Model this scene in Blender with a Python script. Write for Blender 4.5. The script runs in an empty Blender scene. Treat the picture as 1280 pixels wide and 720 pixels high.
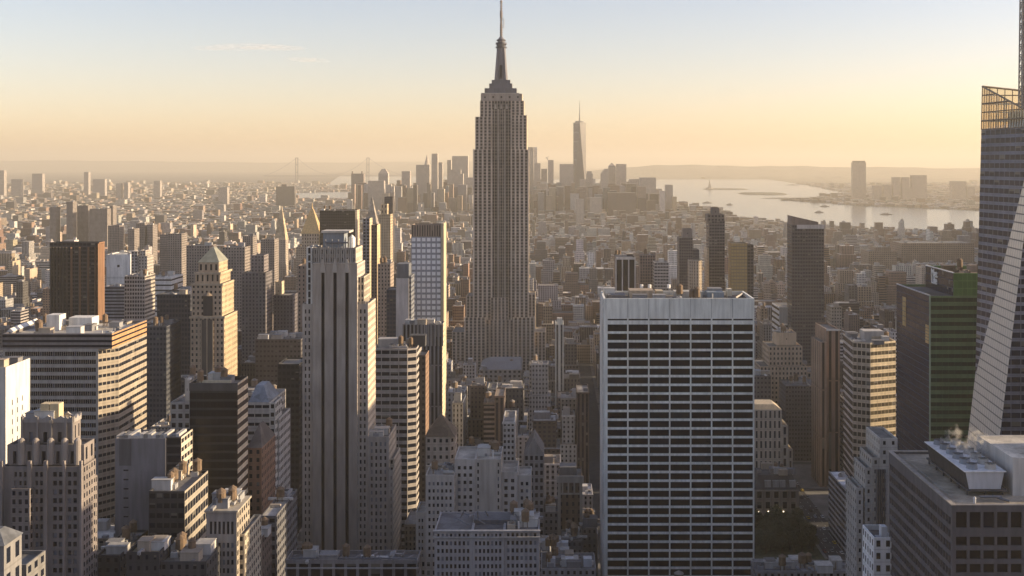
import bpy, math, random
from mathutils import Vector
R = random.Random(7)
HAZE = 0.00006
sc = bpy.context.scene
COL = sc.collection

# ---------------------------------------------------------------- camera, sky, sun, exposure
F, VX, HY, CZ = 1380.0, 690.0, 203.0, 260.0          # focal length in photo pixels, vanishing point, eye height
cd = bpy.data.cameras.new('camera'); cam = bpy.data.objects.new('camera', cd); COL.objects.link(cam)
cam.location = (0, 0, CZ); cam.rotation_euler = (math.radians(90), 0, 0)
cd.sensor_width = 36; cd.lens = 36 * F / 1280
cd.shift_x = (640 - VX) / 1280; cd.shift_y = -(360 - HY) / 1280
cd.clip_start = 1; cd.clip_end = 200000
sc.camera = cam
SUN_AZ, SUN_EL = 87, 13                               # degrees right of the view axis, above the horizon
w = bpy.data.worlds.new('World'); sc.world = w; w.use_nodes = True
nt = w.node_tree; bg = nt.nodes['Background']; sky = nt.nodes.new('ShaderNodeTexSky')
sky.sky_type = 'NISHITA'; sky.sun_disc = False
sky.sun_elevation = math.radians(SUN_EL); sky.sun_rotation = math.radians(SUN_AZ)
sky.altitude = 100; sky.air_density = 1.0; sky.dust_density = 0.8; sky.ozone_density = 1.6
tn = nt.nodes.new('ShaderNodeMix'); tn.data_type = 'RGBA'; tn.blend_type = 'MULTIPLY'; tn.inputs[0].default_value = 1; tn.inputs[7].default_value = (1.16, .935, .95, 1)
nt.links.new(sky.outputs[0], tn.inputs[6]); nt.links.new(tn.outputs[2], bg.inputs[0]); bg.inputs[1].default_value = 0.091
sd = bpy.data.lights.new('sun', 'SUN'); so = bpy.data.objects.new('sun', sd); COL.objects.link(so)
sd.energy = 4.0; sd.angle = math.radians(0.5); sd.color = (1.0, 0.77, 0.48)
az, el = math.radians(SUN_AZ), math.radians(SUN_EL)
so.rotation_euler = Vector((math.sin(az) * math.cos(el), math.cos(az) * math.cos(el), math.sin(el))).to_track_quat('Z', 'Y').to_euler()
sc.view_settings.view_transform = 'Standard'; sc.view_settings.look = 'None'
sc.view_settings.gamma = 1; sc.view_settings.exposure = 1.33
sc.cycles.max_bounces = 5; sc.cycles.diffuse_bounces = 2; sc.cycles.glossy_bounces = 2
sc.cycles.volume_bounces = 0; sc.cycles.transparent_max_bounces = 6; sc.cycles.caustics_reflective = False
sc.cycles.use_denoising = True; sc.cycles.sample_clamp_indirect = 4

def X(px, Y): return (px - VX) * Y / F
def Z(py, Y): return CZ - (py - HY) * Y / F

# ---------------------------------------------------------------- materials
def newmat(name):
    m = bpy.data.materials.new(name); m.use_nodes = True
    return m, m.node_tree, m.node_tree.nodes['Principled BSDF']
class NG:
    def __init__(s, nt): s.nt = nt
    def n(s, t, **k):
        o = s.nt.nodes.new(t)
        for a, b in k.items(): setattr(o, a, b)
        return o
    def put(s, inp, v):
        if hasattr(v, 'is_linked') or hasattr(v, 'links'): s.nt.links.new(v, inp)
        else: inp.default_value = v
    def m(s, op, a, b=0.0, c=0.0):
        o = s.n('ShaderNodeMath', operation=op); s.put(o.inputs[0], a); s.put(o.inputs[1], b)
        if op in ('MULTIPLY_ADD', 'COMPARE'): s.put(o.inputs[2], c)
        return o.outputs[0]
    def mix(s, f, a, b, mode='MIX'):
        o = s.n('ShaderNodeMix', data_type='RGBA', blend_type=mode)
        s.put(o.inputs[0], f); s.put(o.inputs[6], a); s.put(o.inputs[7], b); return o.outputs[2]
    def attr(s, name): return s.n('ShaderNodeAttribute', attribute_name=name).outputs
    def noise(s, vec, scale, detail=3):
        o = s.n('ShaderNodeTexNoise'); o.inputs['Scale'].default_value = scale; o.inputs['Detail'].default_value = detail
        s.put(o.inputs['Vector'], vec); return o.outputs[0]
    def remap(s, v, a, b, c, d):
        o = s.n('ShaderNodeMapRange'); s.put(o.inputs[0], v)
        for i, q in enumerate((a, b, c, d)): o.inputs[1 + i].default_value = q
        return o.outputs[0]

def weather(g, col, strong=1.0):
    pos = g.n('ShaderNodeNewGeometry').outputs['Position']
    mp = g.n('ShaderNodeMapping'); g.put(mp.inputs[0], pos); mp.inputs['Scale'].default_value = (1, 1, 0.12)
    streak = g.remap(g.noise(mp.outputs[0], 0.55, 4), 0.25, 0.8, 1 - .28 * strong, 1 + .2 * strong)
    blot = g.remap(g.noise(pos, 0.06, 3), 0.25, 0.75, 1 - .16 * strong, 1 + .16 * strong)
    k = g.m('MULTIPLY', streak, blot)
    c = g.n('ShaderNodeCombineColor')
    for i in range(3): g.put(c.inputs[i], k)
    return g.mix(1.0, col, c.outputs[0], 'MULTIPLY')

# walls: window pattern from the UV map, which counts bays across and storeys up
mf, nt, bs = newmat('facade'); g = NG(nt)
col = g.attr('col')[0]; gls = g.attr('gls')[0]; wp = g.attr('wp')[1]
sp = g.n('ShaderNodeSeparateXYZ'); g.put(sp.inputs[0], wp)
uv = g.n('ShaderNodeUVMap').outputs[0]; su = g.n('ShaderNodeSeparateXYZ'); g.put(su.inputs[0], uv)
fu, fv = g.m('FRACT', su.outputs[0]), g.m('FRACT', su.outputs[1])
du = g.m('ABSOLUTE', g.m('SUBTRACT', fu, 0.5)); dv = g.m('ABSOLUTE', g.m('SUBTRACT', fv, 0.52))
inu = g.m('LESS_THAN', du, g.m('MULTIPLY', sp.outputs[0], 0.5)); inv = g.m('LESS_THAN', dv, g.m('MULTIPLY', sp.outputs[1], 0.5))
win = g.m('MULTIPLY', inu, inv)
cell = g.n('ShaderNodeCombineXYZ'); g.put(cell.inputs[0], g.m('FLOOR', su.outputs[0])); g.put(cell.inputs[1], g.m('FLOOR', su.outputs[1]))
scol = g.n('ShaderNodeSeparateColor'); g.put(scol.inputs[0], col)
g.put(cell.inputs[2], g.m('MULTIPLY', g.m('ADD', scol.outputs[0], scol.outputs[2]), 917.3))
wn = g.n('ShaderNodeTexWhiteNoise', noise_dimensions='3D'); g.put(wn.inputs['Vector'], cell.outputs[0])
rnd = wn.outputs['Value']; rnd2 = g.n('ShaderNodeSeparateColor'); g.put(rnd2.inputs[0], wn.outputs['Color'])
wall = weather(g, col)
strip = g.m('MULTIPLY', inu, g.m('SUBTRACT', 1.0, sp.outputs[2]))          # darker spandrels between the windows of one bay
wall = g.mix(strip, wall, (0.02, 0.02, 0.022, 1))
ledge = g.m('LESS_THAN', fv, 0.07)
wall = g.mix(g.m('MULTIPLY', ledge, 0.22), wall, (0.03, 0.028, 0.026, 1))
sg_ = g.n('ShaderNodeSeparateColor'); g.put(sg_.inputs[0], gls)
glc = g.mix(g.m('MULTIPLY', rnd, g.m('MAXIMUM', 0.06, g.m('MULTIPLY_ADD', sg_.outputs[1], -1.6, 0.6))), gls, (0.009, 0.01, 0.015, 1))
blind = g.m('GREATER_THAN', rnd2.outputs[0], 0.9)
halfb = g.m('GREATER_THAN', fv, g.m('MULTIPLY_ADD', rnd2.outputs[1], 0.5, 0.3))
blind = g.m('MULTIPLY', g.m('MULTIPLY', g.m('MULTIPLY', blind, g.m('LESS_THAN', sg_.outputs[1], .2)), halfb), g.m('SUBTRACT', 1.0, g.m('GREATER_THAN', sp.outputs[0], 0.97)))
glc = g.mix(blind, glc, (0.15, 0.14, 0.125, 1))
g.put(bs.inputs['Base Color'], g.mix(win, wall, glc))
g.put(bs.inputs['Roughness'], g.m('MULTIPLY_ADD', win, g.m('MULTIPLY_ADD', rnd, 0.12, -0.74), 0.85))
g.put(bs.inputs['Specular IOR Level'], g.m('MULTIPLY_ADD', win, -0.2, 0.4))
bp = g.n('ShaderNodeBump'); bp.inputs['Strength'].default_value = 0.35; bp.inputs['Distance'].default_value = 0.12
pos = g.n('ShaderNodeNewGeometry').outputs['Position']
g.put(bp.inputs['Height'], g.m('MULTIPLY', g.noise(pos, 0.22, 1), win)); g.put(bs.inputs['Normal'], bp.outputs[0])   # old panes are never quite flat

mp_, nt, bs = newmat('masonry'); g = NG(nt)                                 # trim, piers, parapets, blank walls
g.put(bs.inputs['Base Color'], weather(g, g.attr('col')[0])); bs.inputs['Roughness'].default_value = 0.85
mr, nt, bs = newmat('roofing'); g = NG(nt)
pos = g.n('ShaderNodeNewGeometry').outputs['Position']
k = g.m('MULTIPLY', g.remap(g.noise(pos, 0.12, 4), .3, .75, .6, 1.25), g.remap(g.noise(pos, 0.9, 3), .3, .7, .85, 1.15))
vo = g.n('ShaderNodeTexVoronoi'); vo.inputs['Scale'].default_value = .14; g.put(vo.inputs['Vector'], pos); vs_ = g.n('ShaderNodeSeparateColor'); g.put(vs_.inputs[0], vo.outputs['Color'])
k = g.m('MULTIPLY', k, g.remap(vs_.outputs[0], 0, 1, .72, 1.2))        # patched felt
cc = g.n('ShaderNodeCombineColor'); [g.put(cc.inputs[i], k) for i in range(3)]
g.put(bs.inputs['Base Color'], g.mix(1.0, g.attr('col')[0], cc.outputs[0], 'MULTIPLY')); bs.inputs['Roughness'].default_value = 0.9
def glassmat(name, a, b, rough=0.1, spec=0.25, lim=.91, k=3, k0=.02):
    m, nt, bs = newmat(name); g = NG(nt)
    ri = g.n('ShaderNodeObjectInfo').outputs['Random']; ra = g.n('ShaderNodeNewGeometry').outputs['Random Per Island']
    r = g.m('FRACT', g.m('ADD', g.m('MULTIPLY', ri, 7.31), ra))
    c = g.mix(r, a + (1,), b + (1,))
    c = g.mix(g.m('GREATER_THAN', r, lim), c, tuple(min(1, q * k + k0) for q in b) + (1,))
    g.put(bs.inputs['Base Color'], c); g.put(bs.inputs['Roughness'], g.m('MULTIPLY_ADD', r, 0.12, rough)); bs.inputs['Specular IOR Level'].default_value = spec
    pos = g.n('ShaderNodeNewGeometry').outputs['Position']
    bp = g.n('ShaderNodeBump'); bp.inputs['Strength'].default_value = 0.4; bp.inputs['Distance'].default_value = 0.1
    g.put(bp.inputs['Height'], g.noise(pos, 0.25, 1)); g.put(bs.inputs['Normal'], bp.outputs[0])
    return m
mgd = glassmat('glass_dark', (.006, .008, .016), (.018, .021, .034))
mgb = glassmat('glass_black', (.004, .005, .011), (.009, .011, .02), 0.25, 0.05, .93, 1.3, 0.0)
mgn = glassmat('glass_old', (.009, .011, .018), (.042, .044, .055), lim=.8, k=3, k0=.05)
def simplemat(name, c, rough=.6, metal=0.0, noise=0.0, scale=.5):
    m, nt, bs = newmat(name); g = NG(nt)
    if noise:
        pos = g.n('ShaderNodeNewGeometry').outputs['Position']; k = g.remap(g.noise(pos, scale, 4), .3, .7, 1 - noise, 1 + noise)
        cc = g.n('ShaderNodeCombineColor'); [g.put(cc.inputs[i], k) for i in range(3)]
        g.put(bs.inputs['Base Color'], g.mix(1.0, c + (1,), cc.outputs[0], 'MULTIPLY'))
    else: bs.inputs['Base Color'].default_value = c + (1,)
    bs.inputs['Roughness'].default_value = rough; bs.inputs['Metallic'].default_value = metal
    return m
msteel = simplemat('weathered_steel', (.16, .165, .18), .45, .4, .2)
mwhite = simplemat('white_paint', (.75, .75, .74), .6, 0, .1)
mwood = simplemat('tank_wood', (.16, .11, .07), .85, 0, .3)
mgold = simplemat('gilded_tile', (.5, .35, .16), .5, .1, .2)
mcopper = simplemat('verdigris_copper', (.22, .225, .185), .6, 0, .25, .2)
mtree = simplemat('dark_foliage', (.045, .055, .025), .8, 0, .4, .8)
mbark = simplemat('bark', (.07, .055, .04), .9, 0, .3)
mroad = simplemat('asphalt', (.05, .05, .052), .85, 0, .3, .15)
mpave = simplemat('pavement', (.17, .165, .155), .9, 0, .25, .1)
mhill = simplemat('hill_woodland', (.12, .12, .095), .95, 0, .35, .004)
mland = simplemat('island_land', (.08, .08, .055), .95, 0, .4, .02)
mlit = bpy.data.materials.new('lit_window'); mlit.use_nodes = True
b_ = mlit.node_tree.nodes['Principled BSDF']; b_.inputs['Emission Color'].default_value = (1, .82, .55, 1); b_.inputs['Emission Strength'].default_value = 3.5
mwat, nt, bs = newmat('water'); g = NG(nt)
bs.inputs['Base Color'].default_value = (.12, .125, .12, 1); bs.inputs['Roughness'].default_value = 0.17
pos = g.n('ShaderNodeNewGeometry').outputs['Position']
bp = g.n('ShaderNodeBump'); bp.inputs['Strength'].default_value = 0.25; bp.inputs['Distance'].default_value = 5
g.put(bp.inputs['Height'], g.noise(pos, 0.02, 6)); g.put(bs.inputs['Normal'], bp.outputs[0])

MATS = {'f': mf, 'p': mp_, 'r': mr}
# ---------------------------------------------------------------- mesh helpers
class MB:
    def __init__(s): s.v = []; s.f = []; s.uv = []; s.m = []; s.c = []; s.gl = []; s.w = []
    def face(s, pts, m='p', c=(.3, .3, .3), gl=(.02, .02, .02), wp=(0, 0, 1), uv=None):
        i = len(s.v); s.v += [tuple(p) for p in pts]; n = len(pts); s.f.append(tuple(range(i, i + n)))
        s.uv += uv or [(0, 0)] * n; s.m.append(m); s.c.append(tuple(c[:3]) + (1,)); s.gl.append(tuple(gl[:3]) + (1,)); s.w.append(wp)
    def box(s, x0, x1, y0, y1, z0, z1, m='p', c=(.3, .3, .3), bottom=False, top=None):
        P = [(x0, y0), (x1, y0), (x1, y1), (x0, y1)]; s.ext(P, z0, z1, m, c, top=top)
        if bottom: s.face([(a, b, z0) for a, b in reversed(P)], m, c)
    def ext(s, P, z0, z1, m='p', c=(.3, .3, .3), P2=None, top=None, cap=True):
        P2 = P2 or P; n = len(P)
        for i in range(n):
            j = (i + 1) % n
            s.face([(P[i][0], P[i][1], z0), (P[j][0], P[j][1], z0), (P2[j][0], P2[j][1], z1), (P2[i][0], P2[i][1], z1)], m, c)
        if cap: s.face([(a, b, z1) for a, b in P2], *(top or (m, c)))
    def cyl(s, x, y, z0, z1, r0, r1=None, n=10, m='p', c=(.3, .3, .3), cap=True):
        r1 = r0 if r1 is None else r1
        P = [(x + r0 * math.cos(k * 2 * math.pi / n), y + r0 * math.sin(k * 2 * math.pi / n)) for k in range(n)]
        Q = [(x + r1 * math.cos(k * 2 * math.pi / n), y + r1 * math.sin(k * 2 * math.pi / n)) for k in range(n)]
        s.ext(P, z0, z1, m, c, Q, cap=cap)
    def bar(s, a, b, r, m='p', c=(.3, .3, .3)):
        a, b = Vector(a), Vector(b); d = (b - a).normalized(); u = d.orthogonal().normalized() * r; v = d.cross(u)
        ring = [u + v, v - u, -u - v, u - v]
        for k in range(4):
            p, q = ring[k], ring[(k + 1) % 4]; s.face([a + p, a + q, b + q, b + p], m, c)
        s.face([b + q for q in ring], m, c); s.face([a + q for q in reversed(ring)], m, c)
    def build(s, name, parent=None, org=(0, 0, 0), mat=None, flip=False):
        if not s.v: return None
        me = bpy.data.meshes.new(name)
        ox, oy, oz = org
        me.from_pydata([(a - ox, b - oy, d - oz) for a, b, d in s.v], [], s.f)
        if mat: me.materials.append(mat)
        else:
            ks = sorted(set(s.m)); [me.materials.append(MATS[k]) for k in ks]; ix = {k: i for i, k in enumerate(ks)}
            me.polygons.foreach_set('material_index', [ix[k] for k in s.m])
            uvl = me.uv_layers.new(name='UVMap'); uvl.data.foreach_set('uv', [q for p in s.uv for q in p])
            a = me.attributes.new('col', 'FLOAT_COLOR', 'FACE'); a.data.foreach_set('color', [q for p in s.c for q in p])
            if 'f' in ix:
                a = me.attributes.new('gls', 'FLOAT_COLOR', 'FACE'); a.data.foreach_set('color', [q for p in s.gl for q in p])
                a = me.attributes.new('wp', 'FLOAT_VECTOR', 'FACE'); a.data.foreach_set('vector', [q for p in s.w for q in p])
        me.update()
        o = bpy.data.objects.new(name, me); COL.objects.link(o)
        if parent: o.parent = parent
        return o
def pieces(m):
    """the connected pieces of a part, each as a mesh of its own"""
    par = {}
    def find(a):
        while par.setdefault(a, a) != a: par[a] = par[par[a]]; a = par[a]
        return a
    key = [(round(a, 3), round(b, 3), round(c, 3)) for a, b, c in m.v]
    for f in m.f:
        r = find(key[f[0]])
        for i in f[1:]: par[find(key[i])] = r
    out = {}
    for k, f in enumerate(m.f):
        q = out.setdefault(find(key[f[0]]), MB()); a = f[0]; n = len(f)
        q.face([m.v[i] for i in f], m.m[k], m.c[k], m.gl[k], m.w[k], m.uv[a:a + n])
    return list(out.values())
def inset(P, d):
    n = len(P); out = []
    for i in range(n):
        p0, p1, p2 = Vector(P[i - 1]), Vector(P[i]), Vector(P[(i + 1) % n])
        a = (p1 - p0).normalized(); b = (p2 - p1).normalized(); na = Vector((-a.y, a.x)); nb = Vector((-b.y, b.x))
        m = (na + nb); k = d / max(.3, (1 + na.dot(nb))); q = p1 + m * k; out.append((q.x, q.y))
    return out
def tag(o, label=None, cat=None, group=None, kind=None):
    for k, v in (('label', label), ('category', cat), ('group', group), ('kind', kind)):
        if v: o[k] = v
    return o

DK = (.014, .017, .028); NV = (.018, .024, .042); BL = (.03, .04, .06); BR = (.16, .17, .2)
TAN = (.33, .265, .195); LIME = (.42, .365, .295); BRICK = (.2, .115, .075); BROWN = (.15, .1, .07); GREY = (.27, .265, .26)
CONC = (.36, .34, .315); WHITE = (.66, .65, .63); SLATE = (.13, .135, .15); BLACK = (.018, .018, .024); DBR = (.085, .06, .048); BUFF = (.4, .31, .2)
def S(col, gls=DK, bay=3.0, fl=3.7, ww=.5, wh=.5, sp=1.0, **k):
    if max(col) > .15: col = tuple(min(.74, q * 1.28) for q in col)
    d = dict(col=col, gls=gls, bay=bay, fl=fl, ww=ww, wh=wh, sp=sp); d.update(k); return d
def geo(cols, rows, ww=.5, wh=.55, mx=.6, b=1.0, t=1.5, d=.45, glass=None, **k):
    return dict(cols=cols, rows=rows, ww=ww, wh=wh, mx=mx, b=b, t=t, d=d, glass=glass or mgn, **k)

def prism(W, RF, P, z0, z1, st, parapet=1.0, roofcol=(.2, .19, .175), sides=None, panes=None, roof=True, rth=.45, P2=None):
    """walls of one storey block (W), its roof (RF); sides[i] overrides the look of one side; panes collects real window openings"""
    n = len(P); sides = sides or {}; P2 = P2 or P
    for i in range(n):
        j = (i + 1) % n; a, b = P[i], P[j]; a2, b2 = P2[i], P2[j]; L = math.hypot(b[0] - a[0], b[1] - a[1]); q = sides.get(i, st)
        if 'cols' in q: openings(W, a, b, z0, z1, q, st['col'], panes); continue
        if q.get('blank'):
            W.face([(a[0], a[1], z0), (b[0], b[1], z0), (b2[0], b2[1], z1), (a2[0], a2[1], z1)], 'p', q['col']); continue
        nb = max(1, round(L / q['bay'])); nf = max(1, round((z1 - z0) / q['fl']))
        W.face([(a[0], a[1], z0), (b[0], b[1], z0), (b2[0], b2[1], z1), (a2[0], a2[1], z1)], 'f', q['col'], q['gls'], (q['ww'], q['wh'], q['sp']), [(0, 0), (nb, 0), (nb, nf), (0, nf)])
    if not roof: return
    if parapet > 0:
        I = inset(P2, rth)
        for i in range(n):
            j = (i + 1) % n
            W.face([(P2[i][0], P2[i][1], z1), (P2[j][0], P2[j][1], z1), (I[j][0], I[j][1], z1), (I[i][0], I[i][1], z1)], 'p', st['col'])
            W.face([(I[j][0], I[j][1], z1 - parapet), (I[i][0], I[i][1], z1 - parapet), (I[i][0], I[i][1], z1), (I[j][0], I[j][1], z1)], 'p', tuple(q * .8 for q in st['col']))
        RF.face([(a, b, z1 - parapet) for a, b in I], 'r', roofcol)
    else: RF.face([(a, b, z1) for a, b in P2], 'r', roofcol)
def openings(W, a, b, z0, z1, q, col, panes):
    a, b = Vector(a), Vector(b); L = (b - a).length; u = (b - a) / L; nrm = Vector((u.y, -u.x)); c = q.get('col', col); d = q['d']
    if isinstance(q['cols'], int):
        cw = (L - 2 * q['mx']) / q['cols']; cs = [(q['mx'] + cw * (k + .5 - q['ww'] / 2), q['mx'] + cw * (k + .5 + q['ww'] / 2)) for k in range(q['cols'])]
    else: cs = q['cols']
    if isinstance(q['rows'], int):
        ch = (z1 - z0 - q['b'] - q['t']) / q['rows']; rs = [(z0 + q['b'] + ch * (k + .5 - q['wh'] / 2), z0 + q['b'] + ch * (k + .5 + q['wh'] / 2)) for k in range(q['rows'])]
    else: rs = q['rows']
    def P(t, z, o=0.0): p = a + u * t - nrm * o; return (p.x, p.y, z)
    def F4(t0, t1, za, zb): W.face([P(t0, za), P(t1, za), P(t1, zb), P(t0, zb)], 'p', c)
    zz = [z0] + [x for r in rs for x in r] + [z1]; tt = [0] + [x for r in cs for x in r] + [L]
    for k in range(0, len(zz), 2): F4(0, L, zz[k], zz[k + 1])
    for za, zb in rs:
        for k in range(0, len(tt), 2): F4(tt[k], tt[k + 1], za, zb)
        for t0, t1 in cs:
            W.face([P(t0, za), P(t1, za), P(t1, za, d), P(t0, za, d)], 'p', c); W.face([P(t0, zb, d), P(t1, zb, d), P(t1, zb), P(t0, zb)], 'p', c)
            W.face([P(t0, za), P(t0, za, d), P(t0, zb, d), P(t0, zb)], 'p', c); W.face([P(t1, za, d), P(t1, za), P(t1, zb), P(t1, zb, d)], 'p', c)
            p = a + u * ((t0 + t1) / 2) - nrm * d
            panes.append((p.x, p.y, (za + zb) / 2, t1 - t0, zb - za, u.x, u.y, q['glass']))

def prof(p, y): return (VX + F * p[0] / p[1], HY + F * (CZ - p[2]) / p[1])
OCC = []        # (px0, px1, py top, Y): what hides what
FOOT = []       # footprints
HERO = []       # buildings with windows to finish
LAND = []       # landmarks the labels can name
ALL = []

SPLIT = {'pier', 'cornice', 'round_pier', 'penthouse', 'roof_house', 'crown_pier', 'arch_head', 'panel_joint', 'side_fin', 'roof_rim', 'mast_ring', 'broadcast_mast', 'window_hood', 'observation_terrace', 'corner_turret', 'parapet_coping', 'roof_frame', 'crown_flute', 'oriel_bay', 'arcade', 'fire_stair', 'dormer'}
class B:
    """one building: an Empty with the parts wall, roof, window ... as children"""
    def __init__(s, name, label, cat, vb=None, lm=None, group=None):
        s.name, s.label, s.cat, s.vb, s.lm, s.group = name, label, cat, vb, lm, group
        s.W, s.RF, s.parts, s.panes, s.tiers = MB(), MB(), [], [], []; s.RFS = [s.RF]; s.rcol = (.2, .19, .175)
    def add(s, P, z0, z1, st, Pr=None, **k):
        s.RF = MB(); s.RFS.append(s.RF); prism(s.W, s.RF, P, z0, z1, st, panes=s.panes, P2=Pr, **k)
        xs = [VX + F * x / y for x, y in P]; s.tiers.append((min(xs), max(xs), HY + F * (CZ - z1) / min(y for x, y in P), min(y for x, y in P)))
        s.foot = P
        FOOT.append((min(p[0] for p in P), max(p[0] for p in P), min(p[1] for p in P), max(p[1] for p in P)))
        return P
    def tier(s, pl, pr, pt, Y, dy, st, zb=0.0, pb=None, ch=None, z1=None, **k):
        x0, x1 = X(pl, Y), X(pr, Y); z1 = Z(pt, Y) if z1 is None else z1; zb = Z(pb, Y) if pb else zb
        P = [(x0, Y), (x1, Y), (x1, Y + dy), (x0, Y + dy)]
        if ch:                                        # chamfers {corner: (dx, dy)}, corner 0 front left, 1 front right
            c = dict(ch); Q = []
            if 0 in c: Q += [(x0, Y + c[0][1]), (x0 + c[0][0], Y)]
            else: Q.append((x0, Y))
            if 1 in c: Q += [(x1 - c[1][0], Y), (x1, Y + c[1][1])]
            else: Q.append((x1, Y))
            P = Q + [(x1, Y + dy), (x0, Y + dy)]
        s.add(P, zb, z1, st, **k); return P, z1
    def part(s, name, mat=None, sub=None):
        m = MB(); s.parts.append((name, m, mat, sub)); return m
    def units(s, P, z, n, big=1.0, cols=None):
        n = int(n * 2.5 + .5)
        """vents, lift houses, ducts and tanks on one roof"""
        x0, x1 = min(p[0] for p in P), max(p[0] for p in P); y0, y1 = min(p[1] for p in P), max(p[1] for p in P)
        for k in range(n):
            t = R.random(); cx, cy = R.uniform(x0 + 2.5, max(x0 + 2.6, x1 - 2.5)), R.uniform(y0 + 2.5, max(y0 + 2.6, y1 - 2.5))
            c = R.choice(cols or [(.5, .49, .47), (.3, .3, .31), (.4, .34, .27), (.2, .2, .21), (.6, .58, .55)])
            if t < .15: tank(s, cx, cy, z)
            elif t < .4:
                m = s.part('lift_house'); a, b, h = R.uniform(2, 4) * big, R.uniform(2, 3.5) * big, R.uniform(2.5, 4.5) * big
                m.box(cx - a, cx + a, cy - b, cy + b, z, z + h, 'p', c); m.box(cx - a - .2, cx + a + .2, cy - b - .2, cy + b + .2, z + h, z + h + .25, 'p', tuple(q * .7 for q in c), True)
            elif t < .6:
                m = s.part('duct'); a = R.uniform(2, 6) * big
                if R.random() < .5: m.box(cx - a, cx + a, cy - .6, cy + .6, z + .5, z + 1.5, 'p', c, True); [m.box(cx + q * a - .15, cx + q * a + .15, cy - .2, cy + .2, z, z + .5) for q in (-.8, 0, .8)]
                else: m.box(cx - .6, cx + .6, cy - a, cy + a, z + .5, z + 1.5, 'p', c, True); [m.box(cx - .2, cx + .2, cy + q * a - .15, cy + q * a + .15, z, z + .5) for q in (-.8, 0, .8)]
            elif t < .85:
                m = s.part('cooling_unit'); a, b = R.uniform(1, 2) * big, R.uniform(1, 2) * big
                m.box(cx - a, cx + a, cy - b, cy + b, z, z + 1.9, 'p', c); m.cyl(cx, cy, z + 1.9, z + 2.4, min(a, b) * .75, n=9, c=tuple(q * .5 for q in c))
            else:
                m = s.part('vent_pipe'); m.cyl(cx, cy, z, z + R.uniform(2, 4), .35, n=7, c=c)
    def finish(s):
        x = sum(p[0] for p in s.foot) / len(s.foot); y = sum(p[1] for p in s.foot) / len(s.foot)
        e = bpy.data.objects.new(s.name, None); COL.objects.link(e); e.location = (x, y, 0); s.org = (x, y, 0); s.e = e
        e.empty_display_size = 5
        tag(e, s.label, s.cat, s.group)
        w_ = s.W.build('wall', e, s.org); byname = {'wall': w_}
        for q in s.RFS: q.build('roof', e, s.org)
        for nm, m, mat, sub in s.parts:
            if not m.v: continue
            ps = pieces(m) if nm in SPLIT else [m]
            for q in (ps if len(ps) <= 30 else [m]): q.build(nm, e, s.org, mat)
        for t in s.tiers: OCC.append(t + (s,))
        if s.vb is not None or s.lm:
            LAND.append(s)
        HERO.append(s); ALL.append(s); return e
def tank(b, x, y, z, r=1.7):
    m = b.part('water_tank', mwood); n = 10; h = R.uniform(3.2, 4.2); r *= R.uniform(.85, 1.15)
    for k in range(4): a = math.pi / 4 + k * math.pi / 2; m.box(x + r * .75 * math.cos(a) - .14, x + r * .75 * math.cos(a) + .14, y + r * .75 * math.sin(a) - .14, y + r * .75 * math.sin(a) + .14, z, z + 2.4)
    m.cyl(x, y, z + 2.4, z + 2.4 + h, r, r * .95, n); m.cyl(x, y, z + 2.4 + h, z + 3.6 + h, r * 1.08, .1, n)
# ---------------------------------------------------------------- the buildings one can name, nearest first
def one(name, label, cat, pl, pr, pt, Y, dy, st, vb=None, lm=None, n=0, fin=True, group=None, up=None, **k):
    b = B(name, label, cat, vb, lm, group); P, z1 = b.tier(pl, pr, pt, Y, dy, st, **k)
    for u in (up or []):                              # further blocks standing on the first: (pl, pr, pt, Y, dy, style)
        P, z = b.tier(u[0], u[1], u[2], u[3], u[4], u[5], zb=z1 if len(u) < 7 else Z(u[6], u[3])); z1 = max(z, z1)
    if n: b.units(P, z1 - k.get('parapet', 1.0), n)
    if fin: b.finish()
    return b, P, z1

# --- dark slab with the cooling tower, lower right corner
DD = (.085, .085, .1)
b = B('office_slab', 'dark grey office slab with flat tan roof carrying a steaming cooling tower', 'office building', 720, 'dark slab with the cooling tower')
Y0, Y1 = 330, 392; x0, x1 = X(1190, Y0), X(1190, Y0) + 62; zt = Z(632, Y0); P = [(x0, Y0), (x1, Y0), (x1, Y1), (x0, Y1)]
b.add(P, 0, zt - 62, S(DD, DK, 2.8, 3.9, .7, .5), roof=False)
b.add(P, zt - 62, zt, S(DD), roofcol=(.36, .315, .25), parapet=.7, rth=.9, sides={0: geo([(1.2 + 4.1 * k, 4.5 + 4.1 * k) for k in range(15)], sorted([(Z(660, Y0), Z(640, Y0))] + [(Z(682 + 17 * k, Y0), Z(671 + 17 * k, Y0)) for k in range(10)]), d=.6, glass=mgb), 3: geo(26, 15, .78, .6, 1, .5, 3.2, .5, mgb), 2: S(DD, DK, 2.8, 3.9, .7, .5), 1: S(DD, DK, 2.8, 3.9, .7, .5)})
m = b.part('parapet_coping'); c = (.2, .19, .19)
m.box(x0 - .25, x0 + 1.2, Y0 - .25, Y1 + .25, zt + .01, zt + .3, 'p', (.3, .27, .24), True); m.box(x0 + 1.2, x1, Y0 - .25, Y0 + 1.0, zt + .01, zt + .3, 'p', c, True); m.box(x0 + 1.2, x1, Y1 - 1.0, Y1 + .25, zt + .01, zt + .3, 'p', (.3, .27, .24), True)
zr = zt - .7
b.pent = m = b.part('penthouse'); m.box(X(1266, 342), x1 - 1, 342, 371, zr, Z(572.5, 342), 'p', (.46, .45, .44), top=('r', (.55, .5, .42)))
m = b.part('roof_hatch'); m.box(X(1266, 342) + 14, X(1266, 342) + 18, 352, 356, Z(572.5, 342) + .01, Z(572.5, 342) + 1.3, 'p', (.35, .33, .3))
m = b.part('safety_line', msteel)
for k in range(9): m.cyl(x0 + 2.6, Y0 + 4 + k * 6.8, zr, zr + 1.1, .06, n=5)
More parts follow.
